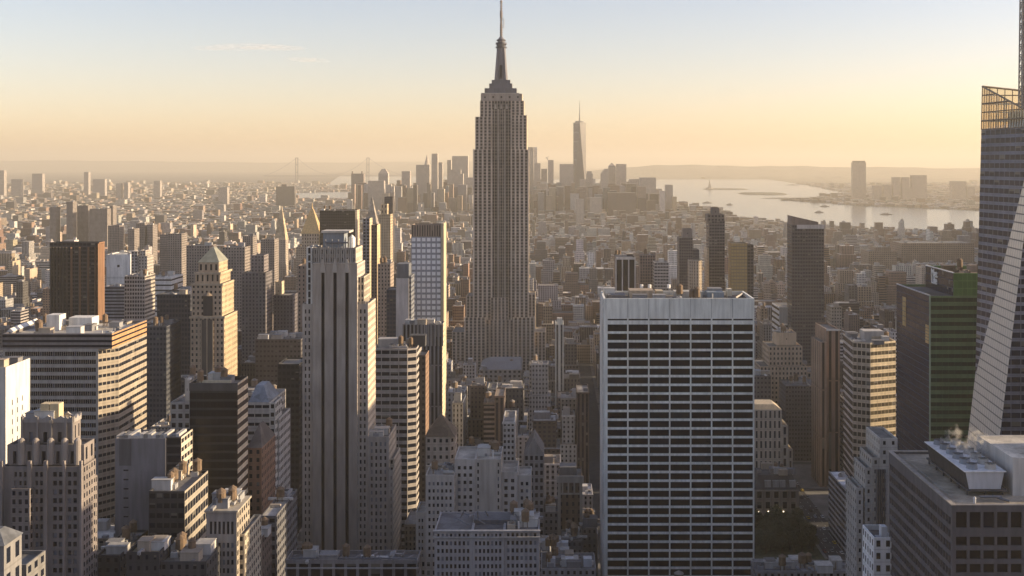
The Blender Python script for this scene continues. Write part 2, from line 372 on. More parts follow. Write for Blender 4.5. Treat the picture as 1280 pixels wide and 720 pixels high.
m.bar((x0 + 2.6, Y0 + 4, zr + 1.05), (x0 + 2.6, Y0 + 58.4, zr + 1.05), .04)
m = b.part('vent_pipe'); m.cyl(X(1219, 334), 334.5, zr, zr + 1.5, .4, n=9, c=(.6, .6, .6)); m.cyl(X(1219, 334), 334.5, zr + 1.5, zr + 2.0, .55, .2, 9, c=(.6, .6, .6))
m = b.part('duct', msteel); m.bar((X(1240, 338), 338, zr + 1.2), (X(1262, 335), 335, zr + .4), .25); m.bar((X(1225, 337), 337, zr + 1.2), (X(1252, 337), 337, zr + 1.2), .3)
b.finish()
# cooling tower bank standing on that roof
ct = bpy.data.objects.new('cooling_tower', None); COL.objects.link(ct); ca = (128.2, 342.0); ct.location = (ca[0], ca[1], zr)
tag(ct, 'long steel cooling tower bank with a row of fans on the tan flat roof', 'cooling tower')
def cbox(m, ya, yb, za, zb, xa, xb, xa2, xb2, c, top=None): m.ext([(xa, ya), (xb, ya), (xb, yb), (xa, yb)], za, zb, 'p', c, [(xa2, ya), (xb2, ya), (xb2, yb), (xa2, yb)], top)
zc0, zc1 = zr + 2.1, zr + 7.4
m = MB(); cbox(m, 342, 342.5, zc0, zc1, 129.3, 139.0, 128.2, 140.1, (.42, .43, .46)); m.build('end_panel', ct, ct.location)
m = MB(); cbox(m, 342.5, 378, zc0, zc1, 129.3, 139.0, 128.2, 140.1, (.05, .05, .055), ('p', (.5, .5, .52))); m.build('casing', ct, ct.location)
m = MB()
for k in range(26): y = 343 + k * 1.36; m.bar((129.0, y, zc0 + .1), (128.0, y, zc1 - .1), .07, 'p', (.09, .09, .1))
m.build('louvre_rib', ct, ct.location)['kind'] = 'stuff'
m = MB(); m.box(127.6, 140.6, 341.6, 378.4, zc1 + .01, zc1 + .25, 'p', (.62, .62, .63), True); m.build('deck', ct, ct.location)
m = MB(); m.box(128.4, 141, 341.2, 378.6, zc0 - .55, zc0 - .02, 'p', (.06, .06, .065), True); m.build('support_frame', ct, ct.location)
for x in (129, 134.5, 140):
    for k in range(6): m = MB(); y = 343 + k * 6.9; m.box(x - .22, x + .22, y - .22, y + .22, zr + .01, zc0 - .56, 'p', (.07, .07, .075)); m.build('leg', ct, ct.location)
for k in range(6):
    for x in (131.2, 137.0):
        y = 345 + k * 5.9; m = MB(); m.cyl(x, y, zc1 + .26, zc1 + 1.9, 1.75, 1.55, 14, c=(.2, .23, .27) if x < 134 else (.4, .38, .35), cap=False); m.cyl(x, y, zc1 + .3, zc1 + 1.3, 1.5, n=14, c=(.05, .05, .055)); f_ = m.build('fan_stack', ct, ct.location)
        m = MB(); m.box(x - 1.7, x + 1.7, y - .1, y + .1, zc1 + 1.95, zc1 + 2.1, 'p', (.1, .1, .1), True); m.build('fan_guard', f_, ct.location)

# --- faceted glass tower at the right edge
G1 = (.2, .21, .25)
b = B('glass_skyscraper', 'faceted glass skyscraper with slanted lattice crown at the right edge', 'skyscraper', 545, 'faceted glass skyscraper')
TF, TL_, TR_, TB = (229.2, 520, Z(146, 520)), (222.2, 570, Z(108, 570)), (300, 520, Z(160, 520)), (300, 570, Z(128, 570))
zc = 277.0
A = Vector((228.7, 520, zc)); L_ = Vector((218.5, 570, Z(470, 570))); Rr = Vector((X(1250, 520), 520, Z(545, 520)))
nrm = (L_ - A).cross(Rr - A); R0 = A + (Rr - A) * (A.z / (A.z - Rr.z))
bx = A.x - (nrm.y * (570 - A.y) + nrm.z * (0 - A.z)) / nrm.x; Bk = Vector((bx, 570, 0))
def lerpz(p, q, z): t = (z - p[2]) / (q[2] - p[2]); return tuple(p[i] + (q[i] - p[i]) * t for i in range(3))
TLc = lerpz(L_, TL_, zc); TFc = tuple(A)
def cw(pts, key, bay, fl, ww, wh, col, gls, sp=1.0):
    uv = [((q[1] if key == 1 else q[0]) / bay, q[2] / fl) for q in pts]; b.W.face(pts, 'f', col, gls, (ww, wh, sp), uv)
cw([TLc, tuple(L_), tuple(A)], 1, 4.6, 4.2, .92, .6, G1, (.025, .03, .055))
cw([tuple(L_), tuple(Bk), tuple(R0), tuple(A)], 1, 3.4, 4.2, .9, .84, (.2, .185, .175), (.66, .6, .53))  # facet glass painted pale for the sky it mirrors
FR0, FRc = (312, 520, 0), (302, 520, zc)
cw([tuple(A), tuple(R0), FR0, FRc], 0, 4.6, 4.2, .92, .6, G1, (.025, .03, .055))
BR0, BRc = (312, 570, 0), (302, 570, zc)
cw([FR0, BR0, BRc, FRc], 1, 3, 4.3, .9, .6, G1, NV); cw([BR0, tuple(Bk), tuple(L_), TLc, BRc], 0, 3, 4.3, .9, .6, G1, NV)
b.RF.face([TLc, TFc, FRc, BRc], 'r', (.3, .29, .28))
b.foot = [(212, 520), (312, 520), (312, 570), (212, 570)]; FOOT.append((205, 313, 519, 571)); b.tiers.append((1214, 1280, 150, 520))
m = b.part('crown_lattice'); c = (.3, .24, .17)
def gridface(a0, a1, t0, t1, n, h):
    for k in range(n + 1):
        t = k / n; p = Vector(a0).lerp(Vector(a1), t); q = Vector(t0).lerp(Vector(t1), t); m.bar(p, q, .17, 'p', c)
    for k in range(h + 1):
        z = a0[2] + k * 4.4
        P_ = [Vector(a0).lerp(Vector(a1), i / 24) for i in range(25)]; T_ = [Vector(t0).lerp(Vector(t1), i / 24) for i in range(25)]
        on = [i for i in range(25) if T_[i].z > z]
        if len(on) > 1:
            f = [P_[i].lerp(T_[i], (z - P_[i].z) / (T_[i].z - P_[i].z)) for i in (on[0], on[-1])]; m.bar(f[0], f[1], .32 if k % 2 else .2, 'p', c)
    m.bar(t0, t1, .35, 'p', c)
gridface(TLc, TFc, TL_, TF, 22, 6); gridface(TFc, FRc, TF, TR_, 20, 5); gridface(TLc, BRc, TL_, TB, 20, 5)
mg = bpy.data.materials.new('screen_glass'); mg.use_nodes = True; g = NG(mg.node_tree); tr = g.n('ShaderNodeBsdfTransparent'); tr.inputs[0].default_value = (.82, .68, .46, 1)
g2 = g.n('ShaderNodeBsdfGlossy'); g2.inputs['Roughness'].default_value = .1; mx = g.n('ShaderNodeMixShader'); mx.inputs[0].default_value = .22; g.put(mx.inputs[1], tr.outputs[0]); g.put(mx.inputs[2], g2.outputs[0])
g.nt.links.new(mx.outputs[0], g.nt.nodes['Material Output'].inputs[0])
m2 = b.part('crown_glass', mg)
for q in ([TLc, TFc, TF, TL_], [TFc, FRc, TR_, TF], [BRc, TLc, TL_, TB]): m2.face(q)
m = b.part('mechanical_house'); m.box(232, 292, 530, 562, zc + .01, zc + 9, 'p', (.25, .23, .21))
b.finish()
b = B('lattice_spire', 'white steel lattice spire rising behind the slanted crown at the frame edge', 'spire'); m = MB(); sx, sy = X(1279.5, 548), 548
for k in range(26):
    z = zc + .1 + k * 5.2; r, r2 = 2.6 - k * .07, 2.6 - (k + 1) * .07
    for i in range(4):
        a, a2 = math.pi / 4 + i * math.pi / 2, math.pi / 4 + (i + 1) * math.pi / 2
        p, q = (sx + r * math.cos(a), sy + r * math.sin(a), z), (sx + r2 * math.cos(a), sy + r2 * math.sin(a), z + 5.2)
        m.bar(p, q, .26, c=(.35, .33, .3)); p2 = (sx + r2 * math.cos(a2), sy + r2 * math.sin(a2), z + 5.2); m.bar(p, p2, .16, c=(.35, .33, .3)); m.bar(q, p2, .16, c=(.35, .33, .3))
e = bpy.data.objects.new('lattice_spire', None); COL.objects.link(e); e.location = (sx, sy, zc); tag(e, b.label, 'spire'); m.build('lattice_mast', e, e.location)
m = MB(); m.cyl(sx, sy, zc + .1, zc + 135, .7, n=8, c=(.3, .28, .26)); m.build('mast_core', e, e.location)

# --- green and navy glass office
GN = (.13, .21, .1); NVW = (.03, .045, .08)
b = B('glass_office', 'green and navy glass office block stepped at the top with white lettering', 'office building', 562, 'green glass office')
st = S((.1, .16, .085), (.02, .042, .03), 3.4, 4.5, .975, .5); sn = S(NVW, (.012, .021, .058), 2.6, 3.7, .98, .84)
P, z1 = b.tier(1162.5, 1240, 370, 620, 60, st, sides={3: sn, 2: sn}, roofcol=(.1, .1, .11), parapet=1.5)
x0 = X(1191.7, 631); zt = Z(341.5, 631); P2 = [(x0, 631), (x0 + 40, 631), (x0 + 40, 678), (x0, 678)]
b.add(P2, z1 - 1.5, zt, S((.11, .2, .07), (.1, .2, .07), 2.6, 4.2, .92, .85), sides={3: S(NVW, (.022, .028, .05), 2.6, 4.2, .92, .88)}, parapet=2.2, roofcol=(.13, .1, .08))
b.units(P2, zt - 2.2, 7, 1.0, [(.16, .12, .09), (.3, .24, .2), (.1, .09, .08)])
m = b.part('corner_mullion'); m.box(P[0][0] - .35, P[0][0] + .35, 619.65, 620.35, 40, z1 + .2, 'p', (.3, .4, .3))
m = b.part('roof_rim'); xw = P[0][0]; m.box(xw - .3, xw + .6, 621, 680, z1 + .01, z1 + .5, 'p', (.4, .4, .42), True); m.box(x0 - .3, x0 + .6, 631, 678, zt + .01, zt + .5, 'p', (.6, .6, .6), True)
b.finish(); mle = b
# recessed warm balcony slots on the navy side
for (y0, y1, za, zb) in ((662, 668, 372, 408), (621.5, 627, 407, 430)):
    m = MB(); zz0, zz1 = Z(zb, y0), Z(za, y0); m.box(xw - .25, xw - .02, y0, y1, zz0, zz1, 'p', (.42, .3, .14), True)
    for k in range(1, 6): m.box(xw - .4, xw - .26, y0, y1, zz0 + (zz1 - zz0) * k / 6, zz0 + (zz1 - zz0) * k / 6 + .35, 'p', (.1, .1, .11), True)
    m.build('balcony_panel', b.e, b.org)
tc = bpy.data.curves.new('rooftop_lettering', 'FONT'); tc.body = 'Met\nLife'; tc.size = 6.6; tc.extrude = .2; tc.space_line = .62; tc.align_x = 'CENTER'; tc.offset = .12
to = bpy.data.objects.new('rooftop_lettering', tc); COL.objects.link(to); to.parent = b.e
to.location = (x0 - .25 - b.org[0], 662 - b.org[1], Z(346, 662) - b.org[2]); to.rotation_euler = (math.radians(90), 0, math.radians(-90)); tc.materials.append(mwhite)
bpy.context.view_layer.update(); me = bpy.data.meshes.new_from_object(to.evaluated_get(bpy.context.evaluated_depsgraph_get()))
t2 = bpy.data.objects.new('lettering', me); COL.objects.link(t2); t2.parent = b.e; t2.location = to.location; t2.rotation_euler = to.rotation_euler; bpy.data.objects.remove(to); t2.name = 'rooftop_lettering'

# --- pale gridded slab in the centre right
GC = (.63, .585, .535)
b = B('office_tower', 'pale travertine office slab with wide black ribbon windows in seven columns', 'office building', 720, 'pale gridded slab')
zt = Z(373, 569); z0 = Z(722, 569); px2m = 569 / F; xa, xb = X(754.5, 569), X(943, 569)
P = [(xa, 569), (xb, 569), (xb, 602), (xa, 602)]
b.add(P, 0, z0, S(GC, BLACK, 10.8, 4.5, .92, .66), roof=False)
cols = [((759.5 + 26.2 * k - 754.5) * px2m, (783.9 + 26.2 * k - 754.5) * px2m) for k in range(7)]
rows = sorted([(Z(406.3 + 10.9 * k + 7.9, 569), Z(406.3 + 10.9 * k + (-.7 if k == 0 else 0), 569)) for k in range(29)] + [(Z(400.6, 569), Z(398.6, 569))])
b.add(P, z0, zt, S(GC), parapet=2.2, rth=1.0, roofcol=(.24, .22, .19), sides={0: geo(cols, rows, d=.4, glass=mgb), 1: S(GC, BLACK, 4, 4.5, .8, .66), 3: S(GC, BLACK, 4, 4.5, .7, .6), 2: S(GC, BLACK, 10.8, 4.5, .92, .66)})
m = b.part('panel_joint')
for k in range(1, 7): xx = xa + (783.9 + 26.2 * (k - 1) + .9 - 754.5) * px2m; m.box(xx - .14, xx + .14, 568.94, 568.99, Z(397, 569), zt - .2, 'p', (.3, .29, .29), True)
m = b.part('side_fin')
for k in range(8): m.box(xa - .7, xa - .01, 571 + k * 3.6, 572.4 + k * 3.6, z0, zt - 1, 'p', (.74, .72, .69))
zr = zt - 2.2
for (a, c_, y, dy, h, c) in ((787, 817, 587, 11, 4.2, (.42, .33, .24)), (820, 829, 590, 8, 3.6, (.55, .45, .3)), (843, 878, 589, 8, 3.4, (.42, .4, .36)), (884, 905, 589, 9, 3.0, (.2, .24, .28)), (760, 782, 586, 12, 1.9, (.15, .15, .16)), (909, 915, 592, 5, 4.4, (.6, .52, .4))):
    m = b.part('lift_house'); m.box(X(a, y), X(c_, y), y, y + dy, zr, zr + h, 'p', c)
m = b.part('roof_well'); m.box(X(916, 575), X(939, 575), 574, 598, zr, zr + .5, 'p', (.05, .05, .055)); m.bar((X(920, 575), 576, zr + 1.6), (X(930, 598), 598, zr + 1.6), .4, 'p', (.4, .37, .33))
for px in (802, 812, 836): m = b.part('dish_aerial'); m.cyl(X(px, 594), 594, zr + 4.7, zr + 6.6, .9, .9, 8, c=(.75, .74, .72))
b.units(P, zr, 5)
b.finish()

# --- three-striped stone tower, centre left
LS = (.30, .27, .245); K0 = 620.0; k1 = K0 / F
b = B('stone_skyscraper', 'setback stone skyscraper with three long black window stripes down its face', 'skyscraper', 690, 'three-striped stone tower')
zS, zlo = Z(330, K0), Z(700, K0)
sf = S(LS, DK, 2.6, 4.1, .42, .52)
gl_ = [((p - 390.5) * k1, (q - 390.5) * k1) for p, q in ((401.6, 405.6), (416.6, 420.8), (431.6, 435.8))]
xs0, xs1 = X(390.5, K0), X(446.5, K0); P = [(xs0, K0), (xs1, K0), (xs1, K0 + 26), (xs0, K0 + 26)]
b.add(P, 0, zlo, sf, roof=False)
b.add(P, zlo, zS, S(LS), sides={0: geo(gl_, [(zlo + 1, Z(341, K0))], d=.9, glass=mgb, col=(.33, .295, .265)), 1: S(tuple(q * 1.25 for q in LS), DK, 2.6, 4.1, .3, .4), 2: sf, 3: sf}, parapet=0)  # right side colour raised for the sunlight it catches
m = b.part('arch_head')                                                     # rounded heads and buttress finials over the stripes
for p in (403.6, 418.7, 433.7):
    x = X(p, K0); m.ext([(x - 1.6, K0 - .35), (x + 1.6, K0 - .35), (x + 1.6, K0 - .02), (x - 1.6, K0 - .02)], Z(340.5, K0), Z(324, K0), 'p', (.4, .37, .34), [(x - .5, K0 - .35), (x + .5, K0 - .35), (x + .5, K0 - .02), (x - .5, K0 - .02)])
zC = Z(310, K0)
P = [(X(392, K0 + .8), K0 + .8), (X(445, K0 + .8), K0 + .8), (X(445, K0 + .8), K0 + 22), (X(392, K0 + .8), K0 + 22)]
b.add(P, zS, zC, S((.27, .25, .235)), sides={1: S(LIME, DK, 3, 4, .3, .5)}, roofcol=(.2, .18, .17))  # crown's right side lighter too, sunlight in its colour
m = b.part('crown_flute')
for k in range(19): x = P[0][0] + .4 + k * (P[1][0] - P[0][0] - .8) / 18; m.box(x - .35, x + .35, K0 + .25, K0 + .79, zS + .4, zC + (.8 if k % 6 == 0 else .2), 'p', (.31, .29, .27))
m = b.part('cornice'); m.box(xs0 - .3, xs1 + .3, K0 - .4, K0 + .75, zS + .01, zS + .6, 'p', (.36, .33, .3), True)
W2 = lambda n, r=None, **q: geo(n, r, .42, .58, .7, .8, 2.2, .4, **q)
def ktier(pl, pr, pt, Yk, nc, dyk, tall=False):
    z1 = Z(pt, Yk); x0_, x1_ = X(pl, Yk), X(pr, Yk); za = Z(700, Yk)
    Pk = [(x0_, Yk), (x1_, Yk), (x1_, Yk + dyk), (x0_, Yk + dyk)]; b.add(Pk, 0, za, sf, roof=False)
    b.add(Pk, za, z1, S(LS), sides={0: W2(nc, max(1, round((z1 - za) / 4.15))), 1: S(LIME, DK, 2.8, 4.1, .4, .5), 2: sf, 3: sf}); return Pk, z1  # limestone tone on the right side carries its sunlight
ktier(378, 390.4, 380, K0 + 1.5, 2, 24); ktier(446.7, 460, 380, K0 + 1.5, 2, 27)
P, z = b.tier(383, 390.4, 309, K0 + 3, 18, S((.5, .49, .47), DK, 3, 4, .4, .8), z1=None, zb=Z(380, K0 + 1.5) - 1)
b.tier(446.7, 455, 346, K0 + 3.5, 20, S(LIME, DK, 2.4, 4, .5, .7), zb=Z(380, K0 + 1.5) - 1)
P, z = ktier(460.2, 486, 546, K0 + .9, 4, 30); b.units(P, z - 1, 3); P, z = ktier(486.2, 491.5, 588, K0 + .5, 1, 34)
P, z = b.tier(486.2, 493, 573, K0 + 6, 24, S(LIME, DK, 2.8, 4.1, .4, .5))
for k in range(7): m = b.part('parapet_post'); x = X(447.5 + k * 2, K0 + 1.5); m.box(x - .3, x + .3, K0 + 1.6, K0 + 2.2, Z(380, K0 + 1.5), Z(380, K0 + 1.5) + 1.5, 'p', LIME)
m = b.part('roof_house'); y = K0 + 8; m.box(X(404, y), X(430, y), y, y + 11, zC - 1, Z(291, y), 'p', (.22, .25, .29)); m.box(X(402, y), X(437, y), y - 1, y + 12, Z(291, y), Z(288.5, y), 'p', (.5, .47, .42), True)
m = b.part('water_tank', mwhite); m.cyl(X(438, y), y + 5, zC - 1, Z(298, y), 1.9, 1.9, 12); m.cyl(X(438, y), y + 5, Z(298, y), Z(294, y), 2.0, .2, 12)
m = b.part('roof_rail', msteel); m.bar((X(407, y), y - 2, Z(303, y)), (X(437, y), y - 2, Z(303, y)), .3); [m.bar((X(q, y), y - 2, zC - 1), (X(q, y), y - 2, Z(299, y)), .18) for q in (408, 416, 424, 432, 437)]
b.finish()

# --- low roof in front of it at the bottom edge
b, P, z = one('low_office', 'grey roofed block with a frieze of pipes across the bottom of the striped tower', 'office building', 357, 522, 700, 470, 12, S((.2, .195, .2), DK, 5, 9, .75, .6), 720, 'pipe-edged grey roof', 6, fin=False, parapet=1.6, roofcol=(.16, .16, .17))
m = b.part('frieze'); m.box(P[0][0] - .4, P[1][0] + .4, 469.3, 469.95, z - 3.6, z - 3.1, 'p', (.42, .41, .41), True)
m = b.part('roof_piping', msteel)
for k in range(16):
    x = P[0][0] + 2 + k * 3.3; y = 472 + R.random() * 4; m.bar((x, y, z - .4), (x + R.uniform(1, 4), y + R.uniform(-2, 6), z - .1), .22); m.bar((x, y, z - 1.6), (x, y, z - .4), .15)
m.bar((P[0][0] + 1, 471.5, z + .2), (P[1][0] - 1, 471.5, z + .2), .25)
b.finish()

# --- left: banded slab
AW = (.27, .25, .23)
b = B('office_tower', 'wide banded office slab with dark ribbon windows and gleaming right flank', 'office building', 560, 'wide banded slab')
Y0 = 560; zt = Z(417, Y0); x1 = X(140, Y0); x0 = X(3, Y0); c_ = 7.0; zb_ = Z(436, Y0)
P = [(x0, Y0), (x1 - c_, Y0), (x1, Y0 + 9), (x1, Y0 + 48), (x0, Y0 + 48)]
sb = S(AW, DK, 1.6, 5.0, .9, .5, .8)
b.add(P, 0, zb_, sb, roof=False, sides={0: geo(42, 26, .93, .56, 1.2, 60, .6, .6, mgd), 1: S((.26, .225, .18), DK, 2.2, 4.0, .85, .38), 2: S((.26, .225, .18), DK, 3, 4.0, .97, .42)})  # chamfer and right flank yellowed: sunlight put into the wall colour
P2 = [(x0, Y0 - .01), (x1, Y0 - .01), (x1, Y0 + 48), (x0, Y0 + 48)]
b.add(P2, zb_, zt, S((.17, .155, .15), DK, 200, 2.9, 1, .5), parapet=1.6, rth=1.2, roofcol=(.5, .47, .42), sides={1: S((.34, .2, .1), DK, 200, 2.9, 1, .35)})  # right end of the band coloured orange-gold for low sun
m = b.part('soffit'); m.face([(x1 - c_, Y0, zb_), (x1, Y0, zb_), (x1, Y0 + 9, zb_)][::-1], 'p', AW)
zr = zt - 1.6
for (pa, pb_, py, Yr, dyr, c) in ((86, 115, 397, 584, 9, (.72, .69, .63)), (58, 74, 394, 580, 8, (.66, .64, .6))):
    m = b.part('penthouse'); m.box(X(pa, Yr), X(pb_, Yr), Yr, Yr + dyr, zr, Z(py, Yr), 'p', c)
m = b.part('roof_screen'); m.bar((X(12, 566), 566, zr + 1.6), (X(46, 600), 600, zr + 2.2), 1.1, 'p', (.72, .7, .66))
m = b.part('roof_deck'); m.box(X(20, 590), X(54, 590), 588, 603, zr, zr + 1.4, 'p', (.3, .3, .31)); b.units(P2, zr, 9)
b.finish()
# white blank wall, left edge
b, P, z = one('blank_tower', 'white blank walled tower with few slit windows at the left frame edge', 'office building', -45, 7, 459, 470, 22, S((.36, .345, .32), DK, 6, 5, .3, .3), 560, 'white blank tower', 4, fin=False, parapet=1.5, roofcol=(.3, .28, .26), sides={1: dict(cols=[(5.5, 6.3), (10, 10.8), (14.5, 15.3)], rows=[(Z(y + 7, 480), Z(y, 480)) for y in (545, 533, 521, 509, 497)], d=.3, glass=mgd, col=(.62, .6, .56)), 0: S((.4, .39, .37), blank=True)})
b.finish()
# scalloped art deco tower
AD = (.165, .145, .137)
b = B('art_deco_tower', 'grey stone art deco tower with scalloped crown and two golden roof tanks', 'office building', 720, 'scalloped art deco tower')
Y0 = 400; zb_ = Z(723, Y0); z1 = Z(583, Y0); x0, x1 = X(2, Y0), X(104, Y0); P = [(x0, Y0), (x1, Y0), (x1, Y0 + 11), (x0, Y0 + 11)]
sa = S(AD, DK, 2.4, 3.15, .5, .55)
k4 = Y0 / F; pr = [(18, 21), (24, 27), (30, 33), (44, 47.5), (50, 53.5), (66, 71), (73.5, 78), (84.5, 89), (91.5, 96)]
cols = [((a - 2) * k4, (c_ - 2) * k4) for a, c_ in pr]
rows = [(Z(590 + 10.9 * k + 6.2, Y0), Z(590 + 10.9 * k, Y0)) for k in range(12, -1, -1)]
b.add(P, 0, zb_, sa, roof=False); b.add(P, zb_, z1, S(AD), sides={0: geo(cols, rows, d=.55), 1: sa, 2: sa, 3: sa})
m = b.part('pier')
for a, w_ in ((3, 3), (38, 4), (58, 4), (81, 2.6), (102, 3)): m.box(X(a - w_ / 2, Y0), X(a + w_ / 2, Y0), Y0 - 1.1, Y0 - .01, zb_, z1 + 2.2, 'p', (.26, .23, .215))
P, z = b.tier(104.3, 109, 602, Y0 + 4, 9, sa, parapet=.8); b.tier(13.5, 37, 611, Y0 - 3, 2.9, sa, parapet=.5)
Yb = Y0 + 2; xb0, xb1 = X(9, Yb), X(105, Yb); z2 = Z(556, Yb); P = [(xb0, Yb), (xb1, Yb), (xb1, Yb + 9), (xb0, Yb + 9)]
kb = Yb / F; b.add(P, z1, z2, S(AD), sides={0: geo([((a - 9) * kb, (c_ - 9) * kb) for a, c_ in ((16, 20.5), (34, 38.5), (52, 57), (70, 74.5), (88, 93))], [(Z(580, Yb), Z(564, Yb))], d=.7), 1: S(AD, DK, 3.6, 7, .35, .6)})
m = b.part('round_pier')
for p in (27, 45, 63.5, 81, 97):
    x = X(p, Yb); m.cyl(x, Yb, z1 + .2, z2 + 1.6, 1.25, n=12, c=(.27, .24, .22)); m.cyl(x, Yb, z2 + 1.6, z2 + 2.5, 1.25, .5, 12, c=(.27, .24, .22))
Yc = Y0 + 4; xc0, xc1 = X(28, Yc), X(92, Yc); z3 = Z(528, Yc); P = [(xc0, Yc), (xc1, Yc), (xc1, Yc + 6), (xc0, Yc + 6)]; kc = Yc / F
b.add(P, z2, z3, S(AD), sides={0: geo([((a - 28) * kc, (c_ - 28) * kc) for a, c_ in ((36.5, 41.5), (54, 59), (72, 77))], [(Z(553, Yc), Z(540, Yc))], d=.7), 1: S(AD, DK, 3.6, 8, .3, .6)}, parapet=.5)
m = b.part('scalloped_parapet')
def scallop(ax, a0, a1, fixed, thick, n):
    N = n * 8; pts = []
    for k in range(N + 1):
        t = k / N; d = abs(math.sin(t * n * math.pi)); pts.append((a0 + (a1 - a0) * t, z3 + 2.6 - 1.3 * d))
    for k in range(N):
        (u0, h0), (u1, h1) = pts[k], pts[k + 1]
        q = (lambda u, o, z: (u, fixed + o, z)) if ax == 'x' else (lambda u, o, z: (fixed - o, u, z))
        m.face([q(u0, 0, z3), q(u1, 0, z3), q(u1, 0, h1), q(u0, 0, h0)], 'p', (.3, .28, .27)); m.face([q(u1, thick, z3), q(u0, thick, z3), q(u0, thick, h0), q(u1, thick, h1)], 'p', AD)
        m.face([q(u0, 0, h0), q(u1, 0, h1), q(u1, thick, h1), q(u0, thick, h0)], 'p', (.36, .34, .33))
scallop('x', xc0 - .2, xc1 + .2, Yc - .35, .9, 4); scallop('y', Yc - .3, Yc + 6, xc1 + .35, .9, 2); scallop('x', xc0, xc1, Yc + 5.4, .9, 4)
m = b.part('pier')
for p in (28.5, 47.5, 64.5, 83, 91): m.box(X(p - 1.2, Yc), X(p + 1.2, Yc), Yc - .9, Yc - .36, z2 + .2, z3 + 2.2, 'p', (.24, .22, .21))
for p in (50.5, 62.5): m = b.part('water_tank'); m.box(X(p, 405), X(p + 11, 405), 405, 409, z3 - .5, Z(505, 405), 'p', (.55, .45, .28))  # tanks in a plain golden tone
b.units(P, z3 - .5, 3); b.finish()
# hip roofed lantern block, bottom left corner
b, P, z = one('lantern_block', 'small pale block with low slate hip roof in the bottom left corner', 'office building', -40, 5, 682, 300, 10, S((.17, .165, .165), DK, 4.5, 7, .45, .6), fin=False, parapet=0)
b.RF.f.clear(); b.RF.v.clear(); b.RF.uv.clear(); b.RF.m.clear(); b.RF.c.clear(); b.RF.gl.clear(); b.RF.w.clear()
cx0, cx1 = P[0][0], P[1][0]; b.RF.ext([(cx0 - .4, 299.6), (cx1 + .4, 299.6), (cx1 + .4, 310.4), (cx0 - .4, 310.4)], z, z + 3.2, 'r', (.14, .15, .17), [(cx0 + 3, 303.5), (cx1 - 3, 303.5), (cx1 - 3, 306.5), (cx0 + 3, 306.5)])
b.tier(-10, 33, 706, 318, 12, S((.16, .155, .15), DK, 4, 4, .5, .5)); b.finish()
# grey blank wall with glass strip
GB = (.15, .145, .155)
b = B('blank_slab', 'grey slab with blank concrete front and a dark glass strip at its right corner', 'office building', 690, 'grey blank slab')
Y0 = 480; zt = Z(548, Y0); x0, xm, x1 = X(144, Y0), X(207, Y0), X(226, Y0)
P = [(x0, Y0), (xm, Y0), (xm, Y0 + 16), (x0, Y0 + 16)]; b.add(P, 0, zt, S(GB), sides={0: geo([(10 * Y0 / F, 16.5 * Y0 / F)], [(Z(587 + 11.6 * k + 2, Y0), Z(587 + 11.6 * k, Y0)) for k in range(8, -1, -1)], d=.3, glass=mgd)}, roofcol=(.3, .28, .26)); Pa = P
m = b.part('dark_panel'); m.box(X(149, Y0), X(164, Y0), Y0 - .12, Y0 - .01, Z(582, Y0), Z(549, Y0), 'p', (.1, .1, .11), True)
P = [(xm + .02, Y0 + .6), (x1, Y0 + .6), (x1, Y0 + 16), (xm + .02, Y0 + 16)]; b.add(P, 0, Z(547, Y0), S((.05, .05, .058), DK, 6, 3.8, .9, .75), sides={1: S((.45, .4, .33), DK, 4, 3.8, .8, .5)}, roofcol=(.3, .28, .26))  # right side pale gold, with sunlight put into the colour
for k in range(16): m = b.part('roof_beam'); x = X(146 + k * 5, Y0 + 2); m.box(x - .8, x + .8, Y0 + 3, Y0 + R.uniform(5, 14), zt - 1, zt + R.uniform(.2, 1.4), 'p', R.choice([(.5, .48, .45), (.2, .2, .2), (.35, .33, .3)]))
b.finish()
# banded office beside it, sunlit flank painted pale, shadowed front painted near black
b, P, z = one('office_block', 'stepped office block with pale spandrel bands beside the grey blank slab', 'office building', 186, 231, 614, 446, 30, S((.05, .05, .055), DK, 3, 4, .8, .5), 700, None, 0, fin=False, roofcol=(.2, .19, .18), sides={1: S((.27, .24, .2), DK, 3.2, 5.2, .9, .58)})
b.units(P, z - 1, 6); b.finish()
# black glass box
b, P, z = one('glass_box', 'black glass office box with a louvred sunlit gold right side', 'office building', 237, 297, 479, 500, 17, S((.028, .028, .033), (.011, .011, .015), 3.1, 3.9, .975, .72), 620, 'black glass box', 0, fin=False, parapet=1.8, roofcol=(.35, .3, .24), sides={1: S((.5, .42, .3), DBR, 30, 4.4, 1, .5)})  # gold of the right side is sunlight painted into its bands
m = b.part('cornice'); m.box(P[0][0] - .1, P[1][0] + .1, 499.75, 499.98, z - 3.4, z, 'p', (.06, .06, .066), True)
m = b.part('roof_frame'); m.box(P[0][0] + 3, P[1][0] - 4, 503, 504, z - 1.8, z + .7, 'p', (.5, .44, .33)); m.box(P[0][0] + 12, P[1][0] - 6, 508, 513, z - 1.8, z + .9, 'p', (.22, .2, .18)); b.units(P, z - 1.8, 4); b.finish()
one('concrete_block', 'low grey concrete block with dark square windows left of the black glass box', 'office building', 213, 238, 503, 530, 20, S(GREY, DK, 3.6, 4.4, .6, .5), 540, None, 3, up=[(231, 237, 473, 531, 8, S(CONC, DK, 9, 9, .1, .1))])
